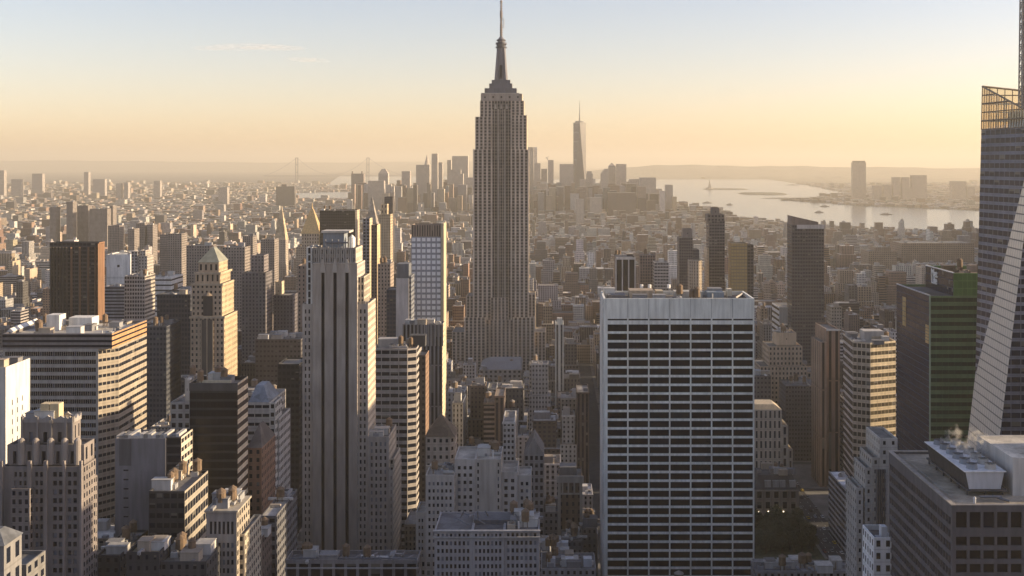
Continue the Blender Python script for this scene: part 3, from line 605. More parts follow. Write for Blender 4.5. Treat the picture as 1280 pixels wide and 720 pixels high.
# slate-roofed block behind
b, P, z = one('stone_block', 'stone block with flat-topped grey slate roof right of the black glass box', 'office building', 309, 337, 503, 560, 34, S((.33, .3, .27), DK, 4.4, 4.4, .9, .35), 630, 'slate-roofed stone block', 0, fin=False, parapet=0, sides={1: S((.36, .34, .31), DK, 4, 4.2, .6, .45)})
x0, x1 = P[0][0], P[1][0]; m = b.part('hip_roof'); m.ext([(x0 + .5, 560.6), (x1 - .5, 560.6), (x1 - .5, 582), (x0 + .5, 582)], z + .01, Z(482, 565), 'r', (.2, .23, .27), [(x0 + 3, 566), (x1 - 4.5, 566), (x1 - 4.5, 577), (x0 + 3, 577)])
b.tier(337.2, 344, 503, 561, 14, S((.4, .38, .35), DK, 4, 4.2, .6, .5)); b.tier(337.2, 349, 523, 566, 24, S((.36, .34, .32), DK, 3, 4.2, .6, .45)); b.finish()
b, P, z = one('brick_building', 'dark brick building with a peaked triangular gable below the slate-roofed block', 'apartment building', 309, 327, 560, 520, 26, S(BRICK, DK, 3, 3.8, .4, .5), 640, None, 0, fin=False)
m = b.part('gable_roof'); x0, x1 = P[0][0], P[1][0]; m.ext([(x0, 520.3), (x1, 520.3), (x1, 546), (x0, 546)], z + .01, z + 9, 'r', (.13, .11, .1), [(x0 + 3, 530), (x0 + 3.5, 530), (x0 + 3.5, 536), (x0 + 3, 536)]); b.finish()
# corner building with sunlight painted into its flank at the bottom
b = B('corner_building', 'limestone corner building with gold lit cornice and tall top windows, bottom left', 'office building', 720, 'limestone corner building')
Y0 = 420; z1 = Z(640, Y0); zb_ = Z(722, Y0); x0, x1 = X(258, Y0), X(296, Y0); P = [(x0, Y0), (x1, Y0), (x1, Y0 + 18), (x0, Y0 + 18)]; cc_ = (.23, .21, .195); sl = S(cc_, DK, 3, 3.8, .5, .55)
b.add(P, 0, zb_, sl, roof=False); b.add(P, zb_, z1, S(cc_), sides={0: geo(6, [(Z(652 + 10.6 * k + (16 if k == 0 else 22.5), Y0), Z(652 + 10.6 * k + (0 if k == 0 else 16), Y0)) for k in range(4, -1, -1)], .58, .5, .9, d=.5), 1: S((.28, .245, .2), DK, 3.2, 3.6, .55, .55), 2: sl, 3: sl}, roofcol=(.36, .31, .25))
m = b.part('cornice'); m.box(x0 - .6, x1 + .6, Y0 - .7, Y0 + 18.4, z1 + .01, z1 + .7, 'p', (.4, .36, .3), True)
b.units(P, z1 + .7, 7); b.tier(296.3, 306, 668, Y0 + 4, 24, S((.4, .35, .27), DK, 3, 3.6, .5, .5)); b.finish()
one('brick_block', 'narrow dark brick block with sunlit flank beside the limestone corner building', 'apartment building', 311, 323, 678, 452, 22, S((.12, .09, .075), DK, 3, 3.6, .4, .45), 720, None, 3)
b, P, z = one('office_block', 'dark banded block with white roof kerb left of the striped tower base', 'office building', 326, 345, 645, 480, 40, S((.13, .13, .14), DK, 3, 4, .7, .5), 720, None, 2, fin=False, roofcol=(.4, .38, .36))
b.finish()
one('low_building', 'low dark building with a gold edged parapet below the grey blank slab', 'office building', 158, 199, 690, 400, 16, S((.05, .05, .055), DK, 3, 4, .3, .4), 720, None, 2, parapet=1.4, roofcol=(.4, .33, .2))
one('low_building', 'low dark roofed building in shade right of the scalloped tower', 'office building', 120, 150, 694, 430, 30, S((.06, .06, .065), DK, 3, 4, .4, .4), 720, None, 6)
one('low_building', 'low shaded building with cluttered roof between grey slab and corner building', 'office building', 200, 258, 702, 402, 16, S((.07, .07, .075), DK, 3, 4, .4, .4), 720, None, 8)

# --- centre bottom
b, P, z = one('curved_office', 'office tower with pale balcony bands and a bowed right corner behind striped tower', 'office building', 466, 520, 436, 700, 30, S((.31, .285, .265), DK, 6, 4.6, .9, .5), 600, 'bowed banded tower', 7, fin=False, ch={1: (5.5, 3.2)}, roofcol=(.32, .28, .25))
m = b.part('penthouse'); y = 712; m.box(X(472, y), X(498, y), y, y + 9, z - 1, Z(424, y), 'p', (.36, .34, .32)); m.box(X(512, y), X(531, y), y + 2, y + 10, z - 1, Z(420, y), 'p', (.05, .05, .055)); b.finish()
one('dark_slab', 'narrow dark brown slab filling the gap right of the bowed banded tower', 'office building', 520.5, 532, 444, 716, 20, S((.055, .05, .055), DK, 2.4, 3.8, .5, .5), 640, None, 0, sides={1: S((.2, .13, .09), DK, 2.4, 3.8, .3, .5)})
b, P, z = one('pier_tower', 'narrow dark tower with black piers and a bright sunlit gold right edge', 'office building', 503, 553, 406, 780, 18, S((.2, .19, .19), BLACK, 2.9, 30, .55, .98), 520, 'black pier tower', 0, fin=False, sides={1: S((.5, .43, .3), BROWN, 2.6, 3.8, .3, .5)})  # right side coloured gold where the sun strikes
m = b.part('crown_pier'); [m.box(P[0][0] + k * 2.55, P[0][0] + k * 2.55 + .8, 779.4, 779.98, z - 15, z + .8, 'p', (.3, .28, .26)) for k in range(12)]; b.units(P, z - 1, 3); b.finish()
b, P, z = one('pyramid_block', 'buff masonry block capped by a brown tiled pyramid roof', 'office building', 532, 568, 546, 610, 18, S((.34, .285, .23), DK, 3.0, 4.6, .42, .42), 600, 'pyramid-roofed buff block', 0, fin=False, parapet=0, ch={1: (2.5, 2.5)})
x0, x1 = P[0][0], P[2][0]; m = b.part('pyramid_roof'); m.ext([(x0 - .4, 609.6), (x1 + .4, 609.6), (x1 + .4, 628.4), (x0 - .4, 628.4)], z + .02, Z(517, 618), 'r', (.16, .12, .085), [(x0 + 7.4, 618), (x0 + 7.8, 618), (x0 + 7.8, 618.4), (x0 + 7.4, 618.4)]); b.finish()
ST = (.36, .335, .31)
b = B('stone_block', 'pale stepped stone block with blank sunlit wall at the bottom centre', 'office building', 660, 'pale stepped block')
Y0 = 520; s1 = S(ST, DK, 2.8, 4.0, .5, .5)
def stier(pl, pr, pt, Yk, nc, dyk, sd_=None):
    z1 = Z(pt, Yk); za = Z(700, Yk); x0_, x1_ = X(pl, Yk), X(pr, Yk); Pk = [(x0_, Yk), (x1_, Yk), (x1_, Yk + dyk), (x0_, Yk + dyk)]
    b.add(Pk, 0, za, s1, roof=False); b.add(Pk, za, z1, S(ST), sides={0: sd_ or geo(nc, max(1, round((z1 - za) / 3.7)), .5, .5, .8, .4, 2.4, .4), 1: S(LIME, DK, 3, 3.8, .4, .5), 2: s1, 3: s1}, roofcol=(.42, .38, .33)); return Pk, z1
P, z = stier(532, 568, 594, Y0, 6, 20); b.units(P, z - 1, 4)
P, z = stier(568.3, 594, 574, Y0 + 5, 3, 24); P, z2_ = stier(594.2, 626, 574, Y0 + 5, 1, 24, dict(cols=[(.9, 1.7), (10.6, 11.3)], rows=[(Z(582 + 9 * k + 5, Y0), Z(582 + 9 * k, Y0)) for k in range(8, -1, -1)], d=.35, glass=mgd, col=(.4, .365, .325))); b.units(P, z2_ - 1, 4)
P, z = stier(626.2, 647, 590, Y0 + 9, 2, 20); P, z = stier(647.2, 664, 594, Y0 + 11, 2, 16); stier(520, 532, 640, Y0 + 4, 2, 16)
b.finish()
b = B('masonry_block', 'wide grey masonry block with rows of square windows at the bottom centre', 'office building', 720, 'square-windowed grey block')
Y0 = 430; sg = (.27, .26, .265); s2 = S(sg, DK, 2.8, 3.7, .5, .55); xa, xb = X(543, Y0), X(674, Y0)
for (p, q, t, o, n) in ((543, 590, 664, 0, 8), (590.2, 630, 664, 0, 7), (630.2, 674, 664, .6, 7)):
    z1 = Z(t, Y0); za = Z(723, Y0); Pk = [(X(p, Y0), Y0 + o), (X(q, Y0), Y0 + o), (X(q, Y0), Y0 + 24), (X(p, Y0), Y0 + 24)]
    b.add(Pk, 0, za, s2, roof=False); b.add(Pk, za, z1, S(sg), sides={0: geo(n, 6, .54, .56, .7, .2, .3, .4), 1: s2, 2: s2, 3: s2}, roofcol=(.13, .13, .14), parapet=.6)
m = b.part('cornice'); m.box(xa - .5, xb + .5, Y0 - .7, Y0 - .02, Z(672, Y0), Z(670.6, Y0), 'p', (.36, .35, .35), True); m.box(xa - .5, xb + .5, Y0 - .7, Y0 + .3, Z(664, Y0) + .01, Z(664, Y0) + .5, 'p', (.4, .39, .39), True)
m = b.part('roof_house'); m.box(X(592, 440), X(640, 440), 440, 450, Z(664, Y0) - .6, Z(650, 440), 'p', (.1, .105, .12)); m = b.part('roof_piping', msteel)
for k in range(14): x = R.uniform(xa + 8, xb - 4); y = R.uniform(434, 450); m.bar((x, y, Z(664, Y0) + 1), (x + R.uniform(-5, 5), y + R.uniform(-3, 3), Z(664, Y0) + R.uniform(1, 5)), .2)
b.units(Pk, Z(664, Y0) - .6, 9); b.finish()
# gothic gable block and terracotta loft
b, P, z = one('gothic_block', 'grey gothic office block with a steep pointed gable in shade', 'office building', 655, 680, 568, 640, 24, S((.25, .24, .235), DK, 2.7, 4.4, .55, .55), 640, 'gothic gabled block', 0, fin=False, parapet=0)
x0, x1 = P[0][0], P[1][0]; m = b.part('gable_roof'); xm = (x0 + x1) / 2
m.face([(x0, 639.9, z), (x1, 639.9, z), (xm, 641, Z(548, 640))], 'p', (.26, .25, .245)); m.face([(x1, 664, z), (x0, 664, z), (xm, 663, Z(548, 640))], 'p', (.26, .25, .245))
m.face([(x1, 639.9, z), (x1, 664, z), (xm, 663, Z(548, 640)), (xm, 641, Z(548, 640))], 'r', (.14, .14, .15)); m.face([(x0, 664, z), (x0, 639.9, z), (xm, 641, Z(548, 640)), (xm, 663, Z(548, 640))], 'r', (.14, .14, .15))
m = b.part('finial'); m.cyl(xm, 641, Z(548, 640) - .3, Z(541, 640), .45, .1, 6, c=(.3, .29, .28)); b.finish()
b, P, z = one('terracotta_loft', 'slender loft with arched top windows and dark brick shaft left of pale slab', 'office building', 697.5, 728, 596, 600, 20, S((.15, .105, .075), DK, 3.4, 4.2, .35, .5), 660, 'slender arched loft', 0, fin=False)
m = b.part('cornice'); xa, xb = P[0][0], P[1][0]; m.box(xa - .7, xb + .7, 599, 599.97, z - 3, z + .6, 'p', (.36, .33, .29), True)
m = b.part('pier'); [m.box(xa + q * (xb - xa - 1.5), xa + q * (xb - xa - 1.5) + 1.5, 599.3, 599.96, 40, z - 3.01, 'p', (.34, .31, .27)) for q in (0, 1)]; m.box(xa + 1.51, xb - 1.51, 599.4, 599.97, Z(618, 600), Z(616, 600), 'p', (.34, .31, .27), True)
m = b.part('arcade'); [m.box(xa + 2 + k * 3.2, xa + 2.9 + k * 3.2, 599.4, 599.96, Z(616, 600) + .01, z - 3.01, 'p', (.34, .31, .27)) for k in range(4)]
m = b.part('lift_house'); m.box(xa + 1, xb - 3, 606, 615, z - 1, Z(584, 606), 'p', (.17, .165, .165)); b.finish()
for k, (a, c_, t, Y, dy, col, lab) in enumerate(((676, 702, 690, 560, 22, (.2, .2, .205), 'low flat roofed block with white bulkhead at the foot of the arched loft'), (702, 728, 676, 575, 18, (.12, .12, .125), 'low dark roofed block with vents below the slender arched loft'), (728, 746, 660, 590, 24, (.15, .145, .145), 'low grey block wedged between arched loft and pale slab'), (676, 745, 711, 530, 22, (.22, .22, .225), 'long low roof with white boxes at the bottom edge left of pale slab'), (680, 698, 640, 640, 20, (.17, .165, .165), 'low grey party wall block between gothic gable and arched loft'))):
    b, P, z = one('low_block', lab, 'low building', a, c_, t, Y, dy, S(col, DK, 3, 3.8, .4, .45), 720, None, 7, fin=False, roofcol=(.15, .15, .155))
    if k in (0, 3):
        for q in range(3): m = b.part('lift_house'); x = P[0][0] + 3 + q * (P[1][0] - P[0][0]) / 3; m.box(x, x + 4, Y + 5, Y + 9, z - 1, z + 3, 'p', (.55, .56, .58))
    b.finish()

# --- right of the pale slab
b, P, z = one('art_deco_block', 'cream art deco block with ribbed front and rounded gold lit top', 'office building', 943, 977, 512, 850, 24, S((.42, .375, .31), DK, 3.4, 8, .4, .7), 596, 'ribbed cream art deco block', 0, fin=False, roofcol=(.3, .32, .28))
b.tier(977.2, 985, 532, 851, 22, S((.4, .36, .3), DK, 3.4, 8, .4, .7)); b.tier(985.2, 991, 562, 852, 22, S((.4, .36, .3), DK, 3.4, 8, .4, .7))
m = b.part('crown'); m.ext([(P[0][0], 851), (P[1][0], 851), (P[1][0], 872), (P[0][0], 872)], z + .01, z + 3.5, 'p', (.45, .38, .28), [(P[0][0] + 1, 853), (P[1][0] - 5, 853), (P[1][0] - 5, 870), (P[0][0] + 1, 870)]); b.finish()
b = B('library_mansion', 'squat stone building with dark mansard roof and lit windows facing the park', 'office building', 712, 'mansard-roofed stone block')
Y0 = 800; z1 = Z(612, Y0); st = S((.2, .175, .15), BLACK, 6.2, 8, .5, .62); P, z = b.tier(944, 997, 612, Y0, 26, st, parapet=0)
x0, x1 = P[0][0], P[1][0]; m = b.part('mansard_roof'); m.ext([(x0 - .4, Y0 - .4), (x1 + .4, Y0 - .4), (x1 + .4, Y0 + 26), (x0 - .4, Y0 + 26)], z + .02, Z(595, Y0), 'r', (.07, .075, .085), [(x0 + 3, Y0 + 3.4), (x1 - 3, Y0 + 3.4), (x1 - 3, Y0 + 22), (x0 + 3, Y0 + 22)])
for p, q in ((956, 964), (966, 974), (975, 982), (987, 995)):
    m = b.part('dormer'); m.box(X(p, Y0), X(q, Y0), Y0 + .2, Y0 + 4, z + .6, Z(601, Y0), 'p', (.3, .31, .32))
m = b.part('pier'); [m.box(x0 + k * (x1 - x0) / 5 - .7, x0 + k * (x1 - x0) / 5 + .7, Y0 - .7, Y0 - .02, 0, z, 'p', (.24, .21, .18)) for k in range(6)]
m = b.part('cornice'); m.box(x0 - .9, x1 + .9, Y0 - 1, Y0 - .02, z - 1.2, z - .2, 'p', (.28, .25, .22), True)
for p, y in ((948, 639.5), (960.5, 639.5), (979, 639.5), (960.5, 651.5), (979, 651.5)): m = b.part('lit_window', mlit); m.box(X(p, Y0) - .35, X(p, Y0) + .35, Y0 - .4, Y0 - .05, Z(y, Y0) - .35, Z(y, Y0) + .35, bottom=True)
b.units(P, Z(595, Y0), 5); b.finish()
b, P, z = one('office_slab', 'narrow dark office slab with white gravel roof right of the avenue', 'office building', 1057.5, 1078, 613, 728, 46, S((.07, .07, .075), DK, 3.2, 3.9, .85, .55), 715, 'white-roofed dark slab', 2, fin=False, roofcol=(.62, .62, .64), parapet=.5, sides={3: S((.2, .205, .22), DK, 4, 3.9, .9, .55)}); b.finish()
b = B('glazed_office', 'cream banded office tower with gold lit ribbon windows and chamfered corner', 'office building', 590, 'cream ribbon-windowed tower')
z = Z(428.5, 800); P = [(X(1066, 806), 806), (X(1088, 800), 800), (X(1088, 800) + 21, 808.6), (X(1088, 800) + 21, 842), (X(1054, 842), 842)]  # front angled so that it catches the sun
b.add(P, 0, z, S((.5, .42, .3), (.1, .085, .06), 3.2, 5.4, .95, .5, .9), roofcol=(.26, .25, .25), parapet=1.5, sides={0: S((.36, .31, .25), (.05, .045, .04), 3, 5.4, .8, .55), 4: S((.34, .31, .29), (.03, .03, .035), 3.2, 5.4, .95, .62)}); b.units(P, z - 1.5, 9)  # front coloured golden for sunlight, left sides duller
m = b.part('roof_screen'); y = 815; m.box(X(1080, y), X(1105, y), y, y + 12, z - 1.5, Z(414, y), 'p', (.4, .38, .36)); b.finish()
b, P, z = one('striped_tower', 'tall brown tower with vertical dark stripes left of the cream ribbon-windowed tower', 'office building', 1033.5, 1050, 412, 890, 40, S((.2, .14, .11), BLACK, 6, 40, .4, .99), 610, 'brown striped tower', 0, fin=False, parapet=1.5, sides={3: S((.24, .17, .13), BLACK, 5, 40, .3, .99)})
b.tier(1025, 1033.3, 428, 884, 30, S((.24, .18, .14), BLACK, 6, 40, .35, .99)); m = b.part('crown_rim'); m.box(P[0][0] - .4, P[1][0] + .4, 889.4, 889.97, z - 1, z + .5, 'p', (.55, .54, .52), True); b.finish()
b, P, z = one('stepped_concrete', 'narrow concrete building climbing in steps between cream tower and dark slab', 'office building', 1100, 1122, 548, 452, 20, S(CONC, DK, 3, 3.9, .3, .4), 720, 'stepped concrete building', 0, fin=False)
for (a, t, o) in ((1089.5, 572, .5), (1081.5, 585, 1), (1070.5, 610, 1.5)): b.tier(a, 1099.8 if a > 1085 else a + 8.5, t, 452 + o, 18 - o, S((.3, .285, .265), DK, 3, 3.9, .3, .4))
m = b.part('fire_stair'); [m.box(X(1096 + k * 2.6, 450), X(1097 + k * 2.6, 450), 450.6, 451.9, 30, Z(586, 452), 'p', (.12, .12, .13)) for k in range(5)]; b.finish()
b, P, z = one('white_block', 'white rendered block with railed parapet left of the dark cooling tower slab', 'apartment building', 1092, 1116, 672, 390, 14, S((.6, .6, .62), DK, 3, 4.4, .42, .5), 720, 'white rendered block', 0, fin=False, parapet=1.8, roofcol=(.09, .09, .1)); m = b.part('lift_house'); m.box(P[0][0] + 4, P[0][0] + 6, 394, 397, z - 1.8, z + 2.4, 'p', (.6, .6, .62)); m = b.part('cooling_unit'); m.box(P[0][0] + 1.5, P[0][0] + 3, 392, 394, z - 1.8, z - .4, 'p', (.3, .32, .36)); b.finish()
one('low_building', 'low white edged rooftops along the bottom edge in front of the dark park', 'low building', 945, 1068, 714, 520, 14, S((.2, .2, .21), DK, 3, 4, .4, .4), 720, None, 12, parapet=.8, roofcol=(.25, .25, .27))
ZB = (.35, .28, .21)
b, P, z = one('setback_block', 'tan stone block stepping up to a plain square top behind the pale slab', 'office building', 950, 1009, 458, 990, 40, S(ZB, DK, 3.2, 4.4, .45, .5), 520, 'tan stepped block', 0, fin=False, up=[(961, 1003, 433, 992, 30, S(ZB, DK, 3.2, 4.4, .45, .5)), (971, 995.5, 416, 996, 20, S((.4, .31, .22), DK, 20, 20, .05, .1))])
b.tier(1009.2, 1024, 465, 992, 30, S(ZB, DK, 4.2, 6, .5, .5)); b.units(P, z - 1, 3); b.finish()
b, P, z = one('banded_office', 'white banded office with stepped lower wing behind the tan stepped block', 'office building', 974, 1012, 384, 1100, 36, S((.55, .53, .5), DK, 40, 5.6, 1, .42), 450, 'white banded office', 2, fin=False); b.tier(1012.2, 1030, 412, 1101, 34, S((.5, .48, .46), DK, 40, 5.6, 1, .45))
m = b.part('blank_top'); m.box(P[0][0] - .1, P[1][0] + .1, 1099.6, 1099.97, z - 16, z - .2, 'p', (.36, .355, .35), True); b.finish()
one('dark_office', 'dark grey office block with dense small windows in shade beside the brown striped tower', 'office building', 982, 1026, 482, 960, 28, S((.11, .11, .12), DK, 2.6, 3.7, .55, .45), 595, None, 5)
one('dark_block', 'dark low block tucked behind the right edge of the pale slab', 'office building', 941, 964, 470, 900, 24, S((.13, .125, .13), DK, 3, 3.8, .5, .45), 512, None, 3)
# ---------------------------------------------------------------- the great spired skyscraper
ES = (.42, .36, .305)
b = B('art_deco_skyscraper', 'giant stone art deco skyscraper with tapering mast and antenna in the centre', 'skyscraper', 455, 'great spired skyscraper')
E0 = 1290.0; se = S(ES, (.02, .021, .027), 4.9, 3.7, .56, .58, .55); sd_ = S((.26, .23, .2), (.012, .014, .02), 3.2, 3.7, .72, .62, .5); sl = S((.5, .4, .27), DK, 4.9, 3.7, .45, .5, .5)  # sunlight put into the golden right-side tone; recess stone set darker
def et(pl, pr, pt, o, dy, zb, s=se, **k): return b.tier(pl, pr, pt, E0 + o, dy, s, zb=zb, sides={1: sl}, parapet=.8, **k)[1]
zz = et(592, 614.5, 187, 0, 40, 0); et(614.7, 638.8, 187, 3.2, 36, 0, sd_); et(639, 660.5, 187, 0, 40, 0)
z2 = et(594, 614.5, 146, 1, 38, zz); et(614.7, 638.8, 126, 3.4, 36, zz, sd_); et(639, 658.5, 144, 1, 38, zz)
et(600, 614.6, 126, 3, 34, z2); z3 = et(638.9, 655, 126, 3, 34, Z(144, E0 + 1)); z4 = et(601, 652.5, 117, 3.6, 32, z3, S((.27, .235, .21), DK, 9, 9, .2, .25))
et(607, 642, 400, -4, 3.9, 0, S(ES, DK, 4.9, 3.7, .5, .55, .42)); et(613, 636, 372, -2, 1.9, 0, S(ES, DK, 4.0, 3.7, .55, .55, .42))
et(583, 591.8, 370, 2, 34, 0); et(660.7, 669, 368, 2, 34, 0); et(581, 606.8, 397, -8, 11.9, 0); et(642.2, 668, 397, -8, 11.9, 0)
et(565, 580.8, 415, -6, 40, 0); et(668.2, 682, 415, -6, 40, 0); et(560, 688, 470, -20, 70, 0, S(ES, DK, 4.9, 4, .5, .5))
m = b.part('pier')
for p, q, t, o in ((592, 614.5, 187, 0), (639, 660.5, 187, 0), (581, 606.8, 397, -8), (642.2, 668, 397, -8)):
    n = max(3, round((q - p) / 5.2))
    for k in range(n + 1): x = X(p + (q - p) * k / n, E0 + o); m.box(x - .55, x + .55, E0 + o - .6, E0 + o - .02, 20, Z(t, E0 + o) + .6, 'p', (.64, .56, .48))
for k in range(4): x = X(615.2 + k * 7.8, E0 + 3.2); m.box(x - .4, x + .4, E0 + 2.6, E0 + 3.18, 20, Z(136, E0 + 3.2), 'p', (.5, .45, .4))
m = b.part('window_hood'); [m.ext([(X(q - 1.2, E0 + 3), E0 + 3.1), (X(q + 1.2, E0 + 3), E0 + 3.1), (X(q + 1.2, E0 + 3), E0 + 3.38), (X(q - 1.2, E0 + 3), E0 + 3.38)], Z(136, E0 + 3), Z(130, E0 + 3), 'p', (.42, .38, .34), [(X(q - .4, E0 + 3), E0 + 3.1), (X(q + .4, E0 + 3), E0 + 3.1), (X(q + .4, E0 + 3), E0 + 3.38), (X(q - .4, E0 + 3), E0 + 3.38)]) for q in (619.5, 626.5, 633.5)]
xc, yc = X(626.5, E0 + 18), E0 + 18; kk = (E0 + 18) / F; zz_ = lambda p: Z(p, yc)
MT = (.15, .155, .18)
m = b.part('observation_terrace'); m.box(xc - 20 * kk, xc + 19.5 * kk, yc - 11, yc + 11, z4 - .7, zz_(111), 'p', (.13, .135, .16)); m.box(xc - 24 * kk, xc + 23 * kk, yc - 13.5, yc + 13.5, z4 + .01, z4 + .9, 'p', (.45, .42, .38))
m.box(xc - 14.5 * kk, xc + 14 * kk, yc - 9, yc + 9, zz_(111), zz_(105), 'p', MT); m.box(xc - 11.5 * kk, xc + 11.5 * kk, yc - 8, yc + 8, zz_(105), zz_(100.5), 'p', MT)
m = b.part('mooring_mast'); m.cyl(xc, yc, zz_(100.5), zz_(60), 7.0 * kk, 5.6 * kk, 16, c=(.17, .175, .2), cap=False)
for k in range(4): a = k * math.pi / 2 + math.pi / 4; m.ext([(xc + math.cos(a + d) * r * kk, yc + math.sin(a + d) * r * kk) for d, r in ((-.25, 5.6), (-.12, 10.4), (.12, 10.4), (.25, 5.6))], zz_(100.5), zz_(60.5), 'p', (.2, .2, .225), [(xc + math.cos(a + d) * r * kk, yc + math.sin(a + d) * r * kk) for d, r in ((-.25, 5.4), (-.12, 6.6), (.12, 6.6), (.25, 5.4))])
m = b.part('mast_window'); m.box(xc - 1.6 * kk, xc + 1.6 * kk, yc - 6.85 * kk, yc - 6.4 * kk, zz_(99), zz_(82), 'p', (.02, .022, .03))
m = b.part('mast_ring')
for a, c_, r in ((60, 58.6, 7.2), (57.4, 56.4, 6.0), (55.6, 53.4, 7.0), (51.4, 49.6, 5.8)): m.cyl(xc, yc, zz_(a), zz_(c_), r * kk, n=18, c=(.1, .105, .13))
m.cyl(xc, yc, zz_(58.6), zz_(49.6), 4.6 * kk, 4.0 * kk, 14, c=(.2, .2, .22)); m.cyl(xc, yc, zz_(49.6), zz_(45), 4.4 * kk, 1.4 * kk, 14, c=MT)
m = b.part('antenna')
for a, c_, r in ((45, 30, 1.5), (30, 22, 1.1), (22, 14, 1.6), (14, 3, .9), (3, 1, 1.5), (1, -4, .5)): m.cyl(xc, yc, zz_(a), zz_(c_), r * kk, n=8, c=(.2, .17, .16))
for k in range(14): y = 44 - k * 3; m.box(xc - 1.9 * kk, xc + 1.9 * kk, yc - .5, yc + .5, zz_(y), zz_(y - .6), 'p', (.16, .14, .14), True)
m.bar((xc + 3.4 * kk, yc, zz_(35)), (xc + 3.4 * kk, yc, zz_(23)), .3); m.bar((xc, yc, zz_(34)), (xc + 3.4 * kk, yc, zz_(34)), .2); m.bar((xc, yc, zz_(24)), (xc + 3.4 * kk, yc, zz_(24)), .2)
m = b.part('broadcast_mast')
for q in (606, 609, 613.5, 639, 642, 645.5): y = yc - 9; m.cyl(X(q, y), y, z4, Z(105 if q in (613.5, 639) else 112, y), .3, n=5, c=(.1, .1, .11))
b.finish()
b, P, z = one('long_hall', 'long low building with a bright glazed roof at the foot of the spired skyscraper', 'low building', 599, 652, 462, 1180, 60, S((.3, .28, .26), DK, 5, 5, .5, .5), 480, None, 3, fin=False, roofcol=(.3, .3, .3))
m = b.part('roof_ridge'); m.ext([(P[0][0], 1181), (P[1][0], 1181), (P[1][0], 1239), (P[0][0], 1239)], z + .01, z + 5, 'p', (.22, .22, .23), [(P[0][0] + 9, 1200), (P[1][0] - 2, 1200), (P[1][0] - 2, 1230), (P[0][0] + 9, 1230)]); b.finish()

# ---------------------------------------------------------------- middle distance landmarks
def crowned(name, label, cat, pl, pr, pt, Y, dy, st, vb, lm, roof, **k):
    """block with a pitched or pyramid top; roof = (part name, apex py, half width at the top, material or colour)"""
    b, P, z = one(name, label, cat, pl, pr, pt, Y, dy, st, vb, lm, fin=False, parapet=0, **k)
    x0, x1 = P[0][0], P[1][0]; c = (x0 + x1) / 2; yy = Y + dy / 2; m = b.part(roof[0], roof[3] if not isinstance(roof[3], tuple) else None); h = roof[2]
    m.ext([(x0 - .3, Y - .3), (x1 + .3, Y - .3), (x1 + .3, Y + dy + .3), (x0 - .3, Y + dy + .3)], z + .02, Z(roof[1], yy), 'r', roof[3] if isinstance(roof[3], tuple) else (.3, .3, .3), [(c - h, yy - h), (c + h, yy - h), (c + h, yy + h), (c - h, yy + h)])
    b.finish(); return b
PL = (.06, .055, .055)
b = B('pleated_tower', 'dark brown tower with pleated vertical piers and copper-lit right edge', 'skyscraper', 396, 'pleated brown tower')
Y0 = 980; x0, x1 = X(62, Y0), X(124, Y0); z = Z(303, Y0); P = [(x0, Y0), (x1, Y0), (x1, Y0 + 12), (x0, Y0 + 12)]
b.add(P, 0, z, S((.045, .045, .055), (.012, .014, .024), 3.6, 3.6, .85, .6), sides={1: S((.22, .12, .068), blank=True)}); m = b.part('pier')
for p in (62.5, 66, 70, 74, 78, 82, 88, 98.5, 109, 118): x = X(p, Y0); m.ext([(x, Y0 - .02), (x + 1.3, Y0 - 2.4), (x + 2.0, Y0 - .02)], 0, z - 4, 'p', (.17, .1, .065) if p > 86 else (.07, .062, .06))  # right-half piers browner: copper light put into their colour
m.ext([(X(122, Y0), Y0 - .02), (X(124, Y0), Y0 - 2.6), (X(128, Y0), Y0 + 2), (X(130.5, Y0 + 9), Y0 + 9), (x1 + .02, Y0 + 11.9), (x1 + .02, Y0)], 0, z - 1, 'p', (.22, .12, .068)); b.finish()  # edge colour carries the copper light of the right side
one('white_hall', 'big white blank walled hall with sunlit roof right of the pleated brown tower', 'office building', 133, 163, 318, 1350, 60, S((.55, .54, .53), DK, 30, 30, .1, .1), 345, 'white blank hall', 3, roofcol=(.6, .57, .5))
one('white_hall', 'low white stepped hall behind the gridded office left of the copper-topped tower', 'office building', 186, 214, 347, 1250, 40, S((.5, .5, .5), DK, 30, 6, 1, .3), 375, None, 2, roofcol=(.6, .57, .5))
b, P, z = one('gridded_office', 'grey gridded office with flat top between pleated tower and copper-topped tower', 'office building', 155.5, 181, 345, 1000, 26, S((.3, .29, .28), DK, 2.4, 3.6, .72, .6), 402, 'grey gridded office', 3, sides={1: S((.34, .31, .27), DK, 2.4, 3.6, .8, .5)})
one('twin_slab', 'pale ribbed apartment tower rising behind the grey gridded office', 'apartment building', 164, 172, 314, 1120, 18, S((.3, .29, .29), DK, 3, 3.2, .5, .6), 343, None, 0)
one('twin_slab', 'rounded sunlit apartment tower just right of the pale ribbed apartment tower', 'apartment building', 173, 184, 320, 1120, 18, S((.34, .31, .28), DK, 3, 3.2, .4, .5), 343, None, 0, up=[(174.5, 182, 313, 1122, 12, S((.36, .33, .3), DK, 3, 3.2, .4, .5))])
one('apartment_slab', 'grey blue long apartment slab in shade behind the grey gridded office', 'apartment building', 131, 156, 358, 1150, 24, S((.2, .21, .24), DK, 30, 3.4, 1, .45), 395, None, 2)
CT = (.32, .25, .185)
b = B('stone_tower', 'ornate stone tower with green copper pyramid roof and sunlit golden right side', 'skyscraper', 472, 'copper-topped stone tower')
Y0 = 800; st = S(CT, DK, 3.1, 4.2, .42, .5); sg_ = S((.34, .27, .18), DK, 3.2, 4.2, .3, .5)  # right sides tinted golden for the sun on them
